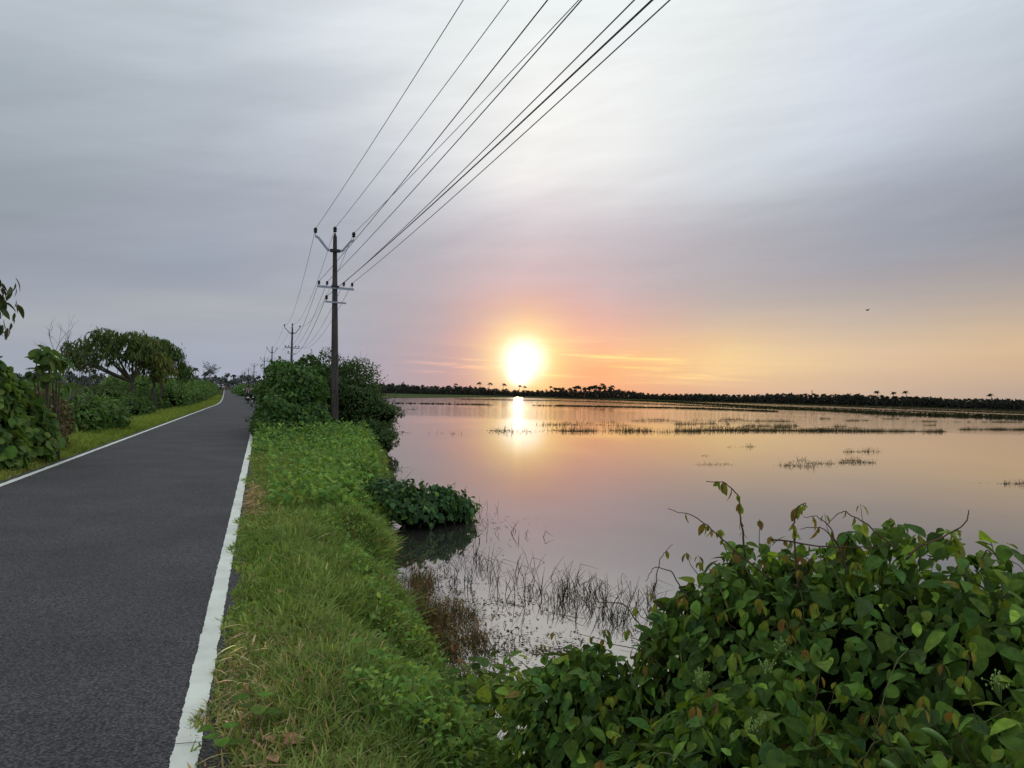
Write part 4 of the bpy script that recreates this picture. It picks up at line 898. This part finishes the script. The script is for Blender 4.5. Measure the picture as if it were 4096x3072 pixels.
solo = [(375.5, 382.2, 'tall lone palm standing highest above the hazy left shore'), (454, 383.4, 'left of the two lone palms above the left part of the wood'), (481, 382.2, 'first of three thin palms left of the sun reflection'), (488, 382.6, 'last of three thin palms left of the sun reflection'), (502, 383.4, 'slim palm left of the sunset glow'), (519, 385.0, 'thin palm directly beneath the sun'), (523, 386.0, 'short thin palm beneath the sun, right of another'),
        (549, 386, 'isolated small palm at the left foot of the tall clump'), (600, 383.4, 'slim palm over the right end of the tall clump'), (611, 385.4, 'separate slim palm right of the tall clump'), (879, 392.2, 'broad crowned palm above the right hand wood'), (893, 393.2, 'star shaped palm above the right hand wood'), (908, 392.6, 'tall palm right of the star shaped one'), (993, 396.0, 'solitary thin palm near the right edge')]
for px, py, lb in solo:
    b_ = shore(px, 10); by = proj(b_)[1]; dist = math.hypot(b_[0], b_[1]); H_ = (by-py)*dist/F
    palm(b_, max(H_, 4)/9.6, lb, None, 3)
# mast above the wood
b_ = shore(812, 15); A = Acc(); H_ = 12.0
for sx in (-.5, .5):
    for sy in (-.5, .5): A.tube([b_+[sx, sy, 0], b_+[sx*.5, sy*.5, H_]], .10, 4)
for q in range(8): z_ = q*H_/8; w_ = .5*(1-q/16); A.bar(b_+[-w_, 0, z_], b_+[w_, 0, z_+H_/8], .08, .08)
for q in (-.6, .6): A.bar(b_+[q, 0, H_-1.8], b_+[q, 0, H_], .35, .35)
tag(A.build('mast', 'clamp'), 'slender mast poking above the wood on the right', 'mast')

# woods around the road end and on the left horizon
A = Acc(); n = 30000; px = rng.uniform(-60, 330, n); dist = rng.uniform(430, 480, n)-np.clip(px-215, 0, 60)*.2
d = f0[None]+((px-512)/F)[:, None]*cr[None]; hh = np.linalg.norm(d[:, :2], axis=1)
P = np.stack([d[:, 0]/hh*dist, d[:, 1]/hh*dist, np.zeros(n)], 1)
ph = (5.4+1.0*np.sin(px*.21)+.7*np.sin(px*.67+2)+.5*np.sin(px*1.7)+1.8*np.exp(-((px-245)/20)**2)+1.6*np.exp(-((px-200)/12)**2))
P[:, 2] = ph*rng.random(n)**.7
s = rng.uniform(.4, 1.2, n); A.inst(*CHEAP, frames(rng.normal(size=(n, 3)), rng.normal(size=(n, 3)), s), P, pal(n, [(.06, .075, .06), (.085, .10, .085), (.05, .06, .05)], .2))  # distance haze is put into these pale grey-green leaf colours
tag(A.build('distant_wood', 'far'), 'hazy grey green wood behind the road end', kind='stuff')
PG = []
for k in range(3):
    me = palm_mesh(20+k, [8.0, 7.0, 9.0][k], cols=((.055, .066, .055), (.08, .092, .08))); me.materials.append(M['far']); PG.append(me)  # frond colours greyed to paint in the haze
for px, py, lb in [(68, 370.5, 'small hazy palm left of the bare tree'), (79, 369.6, 'hazy palm just right of the bare tree'), (84, 374, 'short hazy palm beside a taller one on the left'), (98, 374, 'hazy palm under the mango crown, leftmost'), (113, 373, 'hazy palm seen through the mango crown'), (189, 371, 'hazy palm left of the tufted bare tree'), (196, 369.2, 'tallest hazy palm just right of the trees'), (205, 371, 'hazy palm beside the tufted bare tree'), (210, 369, 'round headed hazy palm close to the tufted bare tree'),
                (226, 372, 'hazy palm behind the end of the left hedge'), (233, 375, 'low hazy palm over the road end'), (240, 375.5, 'low hazy palm among the far poles'), (249, 371.5, 'biggest hazy palm behind the far poles'), (257, 374, 'hazy palm right of the biggest one behind the poles'), (143, 374, 'hazy palm glimpsed between the tree trunks'), (178, 374, 'hazy palm over the left hedge')]:
    b_ = ray(px, 425, 0); by = proj(b_)[1]; H_ = (by-py-2.2)*425/F; o = palm(b_, max(H_, 2)/8.6, lb, None); o.scale = (.85*o.scale[0], .85*o.scale[0], o.scale[2]); o.data = PG[rng.integers(0, 3)]

# ------------------------------------------------------------------ motorbikes and riders
def skin_body(name, joints, edges, mat, parent, sub=1):
    """joints: list of ((x,y,z), r)"""
    me = bpy.data.meshes.new(name); me.from_pydata([j[0] for j in joints], edges, [])
    me.materials.append(M[mat]); o = bpy.data.objects.new(name, me); COL.objects.link(o); o.parent = parent
    sk = o.modifiers.new('skin', 'SKIN'); sk.use_smooth_shade = True
    for i, j in enumerate(joints):
        v = me.skin_vertices[0].data[i]; r_ = j[1]; v.radius = (r_, r_) if not isinstance(r_, tuple) else r_; v.use_root = (i == 0)
    s_ = o.modifiers.new('sub', 'SUBSURF'); s_.levels = sub; s_.render_levels = sub
    return o
def local_link(acc, name, mat, parent, smooth=True):
    o = acc.build(name, mat, None, smooth); o.parent = parent; return o
def motorbike(loc, label, group='motorbikes on the road', lean=0.0):
    root = empty('motorbike', loc, label, 'motorbike', group); root.rotation_euler = (0, lean, 0)
    for y in (-.64, .66):
        w = bpy.data.objects.new('wheel', None); COL.objects.link(w); w.parent = root
        A = Acc(); A.lathe([(.215, -.045), (.28, -.05), (.305, -.02), (.305, .02), (.28, .05), (.215, .045)], (0, y, .305), 22, axis='x'); local_link(A, 'tyre', 'tyre', w)
        A = Acc(); A.lathe([(.05, -.06), (.06, -.02), (.225, -.02), (.225, .02), (.06, .02), (.05, .06)], (0, y, .305), 18, axis='x'); local_link(A, 'rim', 'chrome', w)
    A = Acc(); A.tube([(0, .62, .31), (0, .50, .75), (0, .44, .95)], .03, 6); A.tube([(0, -.64, .31), (0, -.25, .38), (0, .2, .32), (0, .42, .8)], .035, 6); A.bar((0, -.25, .45), (0, .25, .45), .24, .28); A.bar((-.16, -.7, .55), (-.16, -.45, .32), .04, .04); A.bar((.16, -.7, .55), (.16, -.45, .32), .04, .04)
    A.bar((-.28, .1, .3), (.28, .1, .3), .04, .04); A.bar((-.24, -.3, .34), (.24, -.3, .34), .04, .04); local_link(A, 'frame', 'black', root)
    A = Acc(); A.lathe([(.02, -.28), (.13, -.2), (.16, 0), (.13, .2), (.02, .27)], (0, 0, 0), 10, axis='x'); V = A.V[0].copy(); A.V[0] = np.stack([V[:, 1], V[:, 0]+.2, V[:, 2]*.8+.82], 1); local_link(A, 'fuel_tank', 'black', root)
    A = Acc(); A.bar((0, -.72, .80), (0, .0, .80), .26, .10); local_link(A, 'seat', 'black', root)
    A = Acc(); A.bar((0, -.95, .62), (0, -.6, .76), .16, .08); A.tube([(0, -.9, .66), (0, -1.0, .45)], .02, 5); local_link(A, 'rear_mudguard', 'black', root)
    A = Acc(); A.bar((-.06, -.93, .70), (.06, -.93, .70), .04, .06); local_link(A, 'tail_lamp', 'lamp', root)
    A = Acc(); A.bar((-.12, -.985, .60), (.12, -.985, .60), .012, .11); local_link(A, 'number_plate', 'white', root, False)
    A = Acc(); A.tube([(.17, .1, .32), (.19, -.3, .34), (.20, -.75, .44)], [.03, .045, .05], 8); local_link(A, 'exhaust', 'chrome', root)
    A = Acc(); A.tube([(-.36, .30, 1.06), (-.2, .42, 1.03), (0, .45, .98), (.2, .42, 1.03), (.36, .30, 1.06)], .016, 6); local_link(A, 'handlebar', 'black', root)
    for s_ in (-1, 1):
        A = Acc(); A.tube([(.27*s_, .36, 1.05), (.40*s_, .40, 1.28)], .008, 5); m_ = local_link(A, 'mirror', 'black', root)
        A = Acc(); A.lathe([(.02, -.012), (.055, 0), (.02, .012)], (0, 0, 0), 12, axis='x'); V = A.V[0].copy(); A.V[0] = np.stack([V[:, 1]*1.35+.44*s_, V[:, 0]+.395, V[:, 2]*.75+1.31], 1)
        g = A.build('mirror_glass', 'white', None); g.parent = m_
    A = Acc(); A.tube([(-.1, -.1, .3), (-.28, -.22, .02)], .012, 5); local_link(A, 'side_stand', 'black', root)
    return root
def person(loc, label, shirt, pose='ride', group='people on motorbikes', arms=1.0):
    root = empty('person', loc, label, 'person', group)
    # local: seated facing +Y on a 0.85 m seat; pelvis at (0,0,.93)
    J = [((0, 0, .93), (.15, .12)), ((0, .02, 1.10), (.13, .10)), ((0, .05, 1.30), (.16, .11)), ((0, .07, 1.42), (.10, .08)), ((0, .08, 1.50), .055), ((0, .10, 1.58), (.085, .10)), ((0, .11, 1.68), (.08, .095))]
    E_ = [(0, 1), (1, 2), (2, 3), (3, 4), (4, 5), (5, 6)]
    for s_ in (-1, 1):
        b = len(J); J += [((.19*s_, .06, 1.40), .06), ((.25*s_, .10, 1.17), .045), ((.29*s_*arms, .36, 1.10), .035), ((.30*s_*arms, .44, 1.09), .038)]; E_ += [(3, b), (b, b+1), (b+1, b+2), (b+2, b+3)]
        b = len(J); J += [((.11*s_, .02, .90), .09), ((.20*s_, .40, .78), .065), ((.20*s_, .22, .38), .045), ((.21*s_, .36, .31), .04)]; E_ += [(0, b), (b, b+1), (b+1, b+2), (b+2, b+3)]
    skin_body('body', J, E_, 'skin', root, 1)
    J = [((0, 0, .92), (.175, .14)), ((0, .02, 1.10), (.155, .125)), ((0, .05, 1.30), (.185, .135)), ((0, .07, 1.43), (.09, .08))]; E_ = [(0, 1), (1, 2), (2, 3)]
    for s_ in (-1, 1): b = len(J); J += [((.19*s_, .06, 1.40), .078), ((.24*s_, .09, 1.22), .062)]; E_ += [(2, b), (b, b+1)]
    skin_body('shirt', J, E_, shirt, root, 1)
    J = [((0, 0, .90), (.16, .13))]; E_ = []
    for s_ in (-1, 1): b = len(J); J += [((.12*s_, .04, .90), .105), ((.20*s_, .40, .79), .08), ((.20*s_, .24, .42), .062)]; E_ += [(0, b), (b, b+1), (b+1, b+2)]
    skin_body('trousers', J, E_, 'jeans', root, 1)
    A = Acc(); A.lathe([(.04, -.10), (.098, -.05), (.108, .02), (.085, .09), (.03, .125)], (0, .075, 1.665), 12); local_link(A, 'hair', 'hair', root)
    for s_ in (-1, 1):      # ears, nose
        pass
    return root
rz = 78
motorbike((-1.20, rz, 0), 'black motorbike seen from behind beside the right bushes, with a white number plate')
person((-1.20, rz-.42, 0), 'person in a maroon striped shirt sitting on the nearer motorbike, seen from behind', 'shirt')
motorbike((-.72, rz+2.6, 0), 'second motorbike half hidden in front of the nearer one')
person((-.72, rz+2.3, 0), 'person in pale sleeves on the motorbike in front', 'grey')
for dx, y, sh_, lb1, lb2 in [(-1.0, 330, 'red', 'far motorbike under the rider in red', 'person in red riding far down the road'), (.4, 345, 'jeans', 'far dark motorbike next to the red rider', 'person in dark clothes riding far down the road'), (1.0, 352, 'grey', 'farthest motorbike at the road end', 'person in grey riding at the road end')]:
    x_ = -1.9+float(bend(y))+dx; motorbike((x_, y, 0), lb1); person((x_, y-.3, 0), lb2, sh_)

# ------------------------------------------------------------------ bird
bp_ = at(867.5, 310.3, 85); root = empty('bird', bp_, 'single dark bird flying over the water on the right', 'bird')
A = Acc(); A.tube([bp_+[-.24, 0, -.03], bp_+[-.1, 0, -.02], bp_, bp_+[.14, 0, .02], bp_+[.2, 0, .03], bp_+[.25, 0, .03]], [.02, .05, .075, .06, .04, .008], 8); A.build('body', 'bird', root)
for s_ in (-1, 1):
    A = Acc(); V = [bp_+[-.08, 0, 0], bp_+[.12, 0, .02], bp_+[.10, .22*s_, .16], bp_+[-.10, .24*s_, .14], bp_+[.02, .48*s_, .20], bp_+[-.10, .46*s_, .18]]
    A.add(V, [[0, 1, 2, 3], [3, 2, 4, 5]]); A.build('wing', 'bird', root)
A = Acc(); A.add([bp_+[-.2, -.02, -.02], bp_+[-.2, .02, -.02], bp_+[-.38, .07, -.02], bp_+[-.38, -.07, -.02]], [[0, 1, 2, 3]]); A.build('tail', 'bird', root)

# ------------------------------------------------------------------ sky
w = bpy.data.worlds.new('World'); sc.world = w; w.use_nodes = True
nt = w.node_tree; nt.nodes.clear(); L = nt.links.new
out = nt.nodes.new('ShaderNodeOutputWorld'); bg = nt.nodes.new('ShaderNodeBackground'); L(bg.outputs[0], out.inputs[0])
def mth(op, a=None, b=None, c=None, clamp=False):
    n_ = nt.nodes.new('ShaderNodeMath'); n_.operation = op; n_.use_clamp = clamp
    for i_, v in enumerate((a, b, c)):
        if v is None: continue
        if hasattr(v, 'links') or hasattr(v, 'is_linked'): L(v, n_.inputs[i_])
        else: n_.inputs[i_].default_value = v
    return n_.outputs[0]
def vdot(v, c):
    n_ = nt.nodes.new('ShaderNodeVectorMath'); n_.operation = 'DOT_PRODUCT'; L(v, n_.inputs[0]); n_.inputs[1].default_value = [float(x) for x in c]; return n_.outputs['Value']
tc = nt.nodes.new('ShaderNodeTexCoord'); dirv = tc.outputs['Generated']
fh = np.array([math.sin(yaw), math.cos(yaw), 0]); 
az = mth('MULTIPLY', mth('ARCTAN2', vdot(dirv, r0), vdot(dirv, fh)), 180/PI)
el = mth('MULTIPLY', mth('ARCSINE', vdot(dirv, (0, 0, 1))), 180/PI)
# cloud streak noise in (az, el), tilted
cx = nt.nodes.new('ShaderNodeCombineXYZ'); L(mth('MULTIPLY_ADD', el, .02, mth('MULTIPLY', az, .03)), cx.inputs[0]); L(mth('MULTIPLY_ADD', az, -.035, mth('MULTIPLY', el, .16)), cx.inputs[1])
n1 = nt.nodes.new('ShaderNodeTexNoise'); n1.inputs['Scale'].default_value = 1.1; n1.inputs['Detail'].default_value = 5; n1.inputs['Roughness'].default_value = .5; L(cx.outputs[0], n1.inputs['Vector'])
cx2 = nt.nodes.new('ShaderNodeCombineXYZ'); L(mth('MULTIPLY', az, .05), cx2.inputs[0]); L(mth('MULTIPLY', el, .9), cx2.inputs[1])
n2 = nt.nodes.new('ShaderNodeTexNoise'); n2.inputs['Scale'].default_value = 1.0; n2.inputs['Detail'].default_value = 6; L(cx2.outputs[0], n2.inputs['Vector'])
elw = mth('ADD', el, mth('MULTIPLY', mth('SUBTRACT', n1.outputs['Fac'], .5), mth('MULTIPLY', mth('MINIMUM', mth('ABSOLUTE', el), 12.0), .42)))
azw = mth('ADD', az, mth('MULTIPLY', mth('SUBTRACT', n1.outputs['Fac'], .5), 8.0))
def hy(px): return proj(np.array([1e6*math.sin(yaw+math.atan((px-512)/F)), 1e6*math.cos(yaw+math.atan((px-512)/F)), 1.55]))[1]
COLS = {
 0: [(0, (171, 180, 188)), (100, (158, 168, 177)), (200, (140, 148, 158)), (265, (143, 151, 163)), (300, (153, 160, 172)), (318, (162, 167, 172)), (345, (154, 161, 173)), (382, (158, 166, 178))],
 200: [(0, (186, 194, 203)), (100, (170, 178, 188)), (200, (156, 163, 175)), (270, (148, 157, 172)), (292, (150, 158, 172)), (306, (169, 174, 178)), (322, (160, 167, 176)), (345, (155, 163, 177)), (384, (160, 168, 182))],
 330: [(0, (210, 217, 222)), (90, (196, 202, 210)), (180, (176, 182, 192)), (260, (154, 161, 175)), (300, (164, 169, 176)), (330, (158, 165, 177)), (386, (160, 163, 180))],
 430: [(0, (228, 234, 236)), (80, (232, 235, 236)), (150, (222, 225, 229)), (200, (198, 202, 209)), (250, (176, 176, 186)), (300, (170, 168, 178)), (345, (170, 160, 168)), (389, (184, 158, 160))],
 530: [(0, (234, 240, 240)), (80, (249, 250, 248)), (150, (243, 242, 239)), (190, (232, 229, 230)), (235, (205, 198, 206)), (270, (190, 176, 184)), (300, (194, 162, 160)), (340, (214, 150, 125)), (392, (222, 140, 108))],
 610: [(0, (234, 240, 240)), (80, (244, 246, 246)), (150, (238, 239, 238)), (200, (222, 221, 224)), (245, (190, 184, 193)), (285, (190, 176, 182)), (320, (210, 172, 165)), (350, (242, 190, 150)), (366, (248, 196, 130)), (394, (232, 155, 125))],
 720: [(0, (228, 233, 232)), (80, (226, 231, 232)), (150, (214, 221, 228)), (190, (208, 213, 219)), (235, (174, 175, 184)), (280, (178, 172, 176)), (312, (192, 180, 173)), (338, (226, 196, 162)), (358, (250, 216, 156)), (375, (242, 202, 152)), (397, (218, 174, 150))],
 870: [(0, (207, 215, 226)), (80, (208, 215, 227)), (150, (194, 203, 216)), (195, (170, 177, 190)), (232, (155, 160, 173)), (270, (163, 161, 168)), (305, (182, 173, 169)), (335, (209, 187, 163)), (362, (228, 197, 160)), (400, (198, 172, 153))],
 1024: [(0, (194, 203, 212)), (80, (188, 195, 205)), (140, (171, 178, 188)), (190, (150, 156, 168)), (222, (145, 150, 162)), (262, (162, 159, 164)), (300, (183, 169, 158)), (332, (209, 183, 150)), (366, (214, 182, 148)), (403, (176, 158, 148))],
}
def ramp(stops):
    r_ = nt.nodes.new('ShaderNodeValToRGB'); c = r_.color_ramp; c.interpolation = 'B_SPLINE'
    for e_, col in stops:
        q = c.elements.new(min(1, max(0, (e_+4)/90))); q.color = (*col, 1)
    c.elements.remove(c.elements[0]); c.elements.remove(c.elements[-1]) if len(c.elements) > len(stops) else None
    return r_
fac = mth('DIVIDE', mth('ADD', elw, 4.0), 90.0)
prev = None
keys = sorted(COLS)
zen = np.array(lin((222, 228, 234)))*1.25
for i_, px in enumerate(keys):
    hz_ = hy(px); dxy = math.hypot(F, px-512)
    lift = 1.09 if px < 400 else 1.0
    st = [(math.degrees(math.atan((hz_-y)/dxy)), tuple(v_*lift for v_ in lin(c))) for y, c in COLS[px]]
    top_ = np.array(st[0][1]); st = [(34, tuple((top_+zen)/2)), (55, tuple(zen)), (84, tuple(zen))]+st+[(-3.9, st[-1][1])]
    st.sort(key=lambda q: q[0]); r_ = ramp(st); L(fac, r_.inputs[0])
    a_ = math.degrees(math.atan((px-512)/F))
    if prev is None: cur = r_.outputs[0]
    else:
        mr = nt.nodes.new('ShaderNodeMapRange'); mr.interpolation_type = 'LINEAR'; L(azw, mr.inputs['Value']); mr.inputs['From Min'].default_value = prev; mr.inputs['From Max'].default_value = a_
        mx = nt.nodes.new('ShaderNodeMix'); mx.data_type = 'RGBA'; L(mr.outputs[0], mx.inputs[0]); L(cur, mx.inputs[6]); L(r_.outputs[0], mx.inputs[7]); cur = mx.outputs[2]
    prev = a_
# sky behind the viewer: plain bright overcast
bk = nt.nodes.new('ShaderNodeMapRange'); L(mth('ABSOLUTE', az), bk.inputs['Value']); bk.inputs['From Min'].default_value = 45; bk.inputs['From Max'].default_value = 95
mx = nt.nodes.new('ShaderNodeMix'); mx.data_type = 'RGBA'; L(bk.outputs[0], mx.inputs[0]); L(cur, mx.inputs[6]); mx.inputs[7].default_value = (.62, .66, .72, 1); cur = mx.outputs[2]
# streaks: brightness modulation
amp = mth('MULTIPLY_ADD', mth('SUBTRACT', n1.outputs['Fac'], .5), .22, 1.0)
amp = mth('MULTIPLY', amp, mth('MULTIPLY_ADD', mth('SUBTRACT', n2.outputs['Fac'], .5), .12, 1.0))
cx4 = nt.nodes.new('ShaderNodeCombineXYZ'); L(mth('MULTIPLY_ADD', el, .03, mth('MULTIPLY', az, .045)), cx4.inputs[0]); L(mth('MULTIPLY_ADD', az, -.11, mth('MULTIPLY', el, .42)), cx4.inputs[1])
n4 = nt.nodes.new('ShaderNodeTexNoise'); n4.inputs['Scale'].default_value = 1.3; n4.inputs['Detail'].default_value = 9; n4.inputs['Roughness'].default_value = .62; n4.inputs['Distortion'].default_value = .35; L(cx4.outputs[0], n4.inputs['Vector'])
cw = nt.nodes.new('ShaderNodeMapRange'); L(el, cw.inputs['Value']); cw.inputs['From Min'].default_value = 4; cw.inputs['From Max'].default_value = 14; cw.inputs['To Min'].default_value = .05; cw.inputs['To Max'].default_value = .16
amp = mth('MULTIPLY', amp, mth('MULTIPLY_ADD', mth('SUBTRACT', n4.outputs['Fac'], .5), cw.outputs[0], 1.0))
sv = nt.nodes.new('ShaderNodeVectorMath'); sv.operation = 'SCALE'; L(cur, sv.inputs[0]); L(amp, sv.inputs['Scale']); cur = sv.outputs[0]
# sun glow
spx, spy = 524, 360
sd = norm(f0+(spx-512)/F*cr-(spy-384)/F*cu); sd2 = norm(f0+(519-512)/F*cr-(375-384)/F*cu)
nrm = nt.nodes.new('ShaderNodeVectorMath'); nrm.operation = 'NORMALIZE'; L(dirv, nrm.inputs[0])
def ang(v): return mth('MULTIPLY', mth('ARCCOSINE', mth('MINIMUM', vdot(nrm.outputs[0], v), 0.9999999)), 180/PI)
th = ang(sd); th2 = ang(sd2)
def gau(t, s): return mth('EXPONENT', mth('MULTIPLY', mth('POWER', mth('DIVIDE', t, s), 2.0), -1.0))
def addc(cur, f, col):
    v = nt.nodes.new('ShaderNodeVectorMath'); v.operation = 'SCALE'; v.inputs[0].default_value = col; L(f, v.inputs['Scale'])
    a_ = nt.nodes.new('ShaderNodeVectorMath'); a_.operation = 'ADD'; L(cur, a_.inputs[0]); L(v.outputs[0], a_.inputs[1]); return a_.outputs[0]
core_ = mth('EXPONENT', mth('MULTIPLY', mth('POWER', mth('DIVIDE', th, 1.60), 3.0), -1.0))
core2 = mth('EXPONENT', mth('MULTIPLY', mth('POWER', mth('DIVIDE', th2, .95), 4.0), -1.0))
hot = mth('EXPONENT', mth('MULTIPLY', mth('POWER', mth('DIVIDE', th2, .42), 2.0), -1.0))
cur = addc(cur, core_, (.4, .5, .8)); cur = addc(cur, core2, (.35, .2, .25)); cur = addc(cur, hot, (9.0, 6.5, 3.2))
cur = addc(cur, gau(th, 2.8), (.40, .60, .12)); cur = addc(cur, gau(th, 6.8), (.24, .105, .06))
# glowing horizontal cloud streaks low on the right of the sun and a small one left
cx3 = nt.nodes.new('ShaderNodeCombineXYZ'); L(mth('MULTIPLY', az, .10), cx3.inputs[0]); L(mth('MULTIPLY', mth('MULTIPLY_ADD', az, .012, el), 1.9), cx3.inputs[1])
n3 = nt.nodes.new('ShaderNodeTexNoise'); n3.inputs['Scale'].default_value = 1.0; n3.inputs['Detail'].default_value = 7; n3.inputs['Roughness'].default_value = .6; L(cx3.outputs[0], n3.inputs['Vector'])
s3 = nt.nodes.new('ShaderNodeMapRange'); s3.interpolation_type = 'SMOOTHSTEP'; L(n3.outputs['Fac'], s3.inputs['Value']); s3.inputs['From Min'].default_value = .48; s3.inputs['From Max'].default_value = .68
win = mth('MULTIPLY', gau(mth('SUBTRACT', el, 2.3), 1.5), gau(mth('SUBTRACT', az, 7.0), 8.5))
cur = addc(cur, mth('MULTIPLY', s3.outputs[0], win), (.34, .30, .04))
win2 = mth('MULTIPLY', gau(mth('SUBTRACT', el, 1.9), .65), gau(mth('SUBTRACT', az, -4.6), 2.6)); cur = addc(cur, mth('MULTIPLY', s3.outputs[0], win2), (.50, .16, .02))
# physical sky adds a trace of scattered light
sky = nt.nodes.new('ShaderNodeTexSky'); sky.sky_type = 'NISHITA'; sky.sun_disc = False
sel_ = math.asin(sd2[2]); saz = math.atan2(sd[0], sd[1])
sky.sun_elevation = sel_; sky.sun_rotation = saz; sky.air_density = 1.5; sky.dust_density = 3.0
sk = nt.nodes.new('ShaderNodeVectorMath'); sk.operation = 'SCALE'; L(sky.outputs[0], sk.inputs[0]); sk.inputs['Scale'].default_value = .006
ad = nt.nodes.new('ShaderNodeVectorMath'); ad.operation = 'ADD'; L(cur, ad.inputs[0]); L(sk.outputs[0], ad.inputs[1])
L(ad.outputs[0], bg.inputs[0]); bg.inputs[1].default_value = 1.0
w.cycles.sampling_method = 'MANUAL'; w.cycles.sample_map_resolution = 1024

sl = bpy.data.lights.new('Sun', 'SUN'); sl.energy = .15; sl.angle = D(.6); sl.color = (1, .52, .22)
so = bpy.data.objects.new('Sun', sl); COL.objects.link(so); so.rotation_euler = Vector([-float(v) for v in sd2]).to_track_quat('-Z', 'Y').to_euler()

# ------------------------------------------------------------------ camera
cd = bpy.data.cameras.new('Camera'); co = bpy.data.objects.new('Camera', cd); COL.objects.link(co)
cd.sensor_width = 36; cd.lens = F/1024*36; cd.clip_start = .05; cd.clip_end = 20000
Mx = Matrix.Identity(4)
for i_ in range(3):
    Mx[i_][0] = cr[i_]; Mx[i_][1] = cu[i_]; Mx[i_][2] = -f0[i_]; Mx[i_][3] = EYE[i_]
co.matrix_world = Mx; sc.camera = co
sc.view_settings.view_transform = 'Standard'; sc.view_settings.look = 'None'; sc.view_settings.exposure = 0; sc.view_settings.gamma = 1
sc.render.engine = 'CYCLES'; sc.cycles.max_bounces = 6; sc.cycles.diffuse_bounces = 3; sc.cycles.transmission_bounces = 3; sc.cycles.use_denoising = True
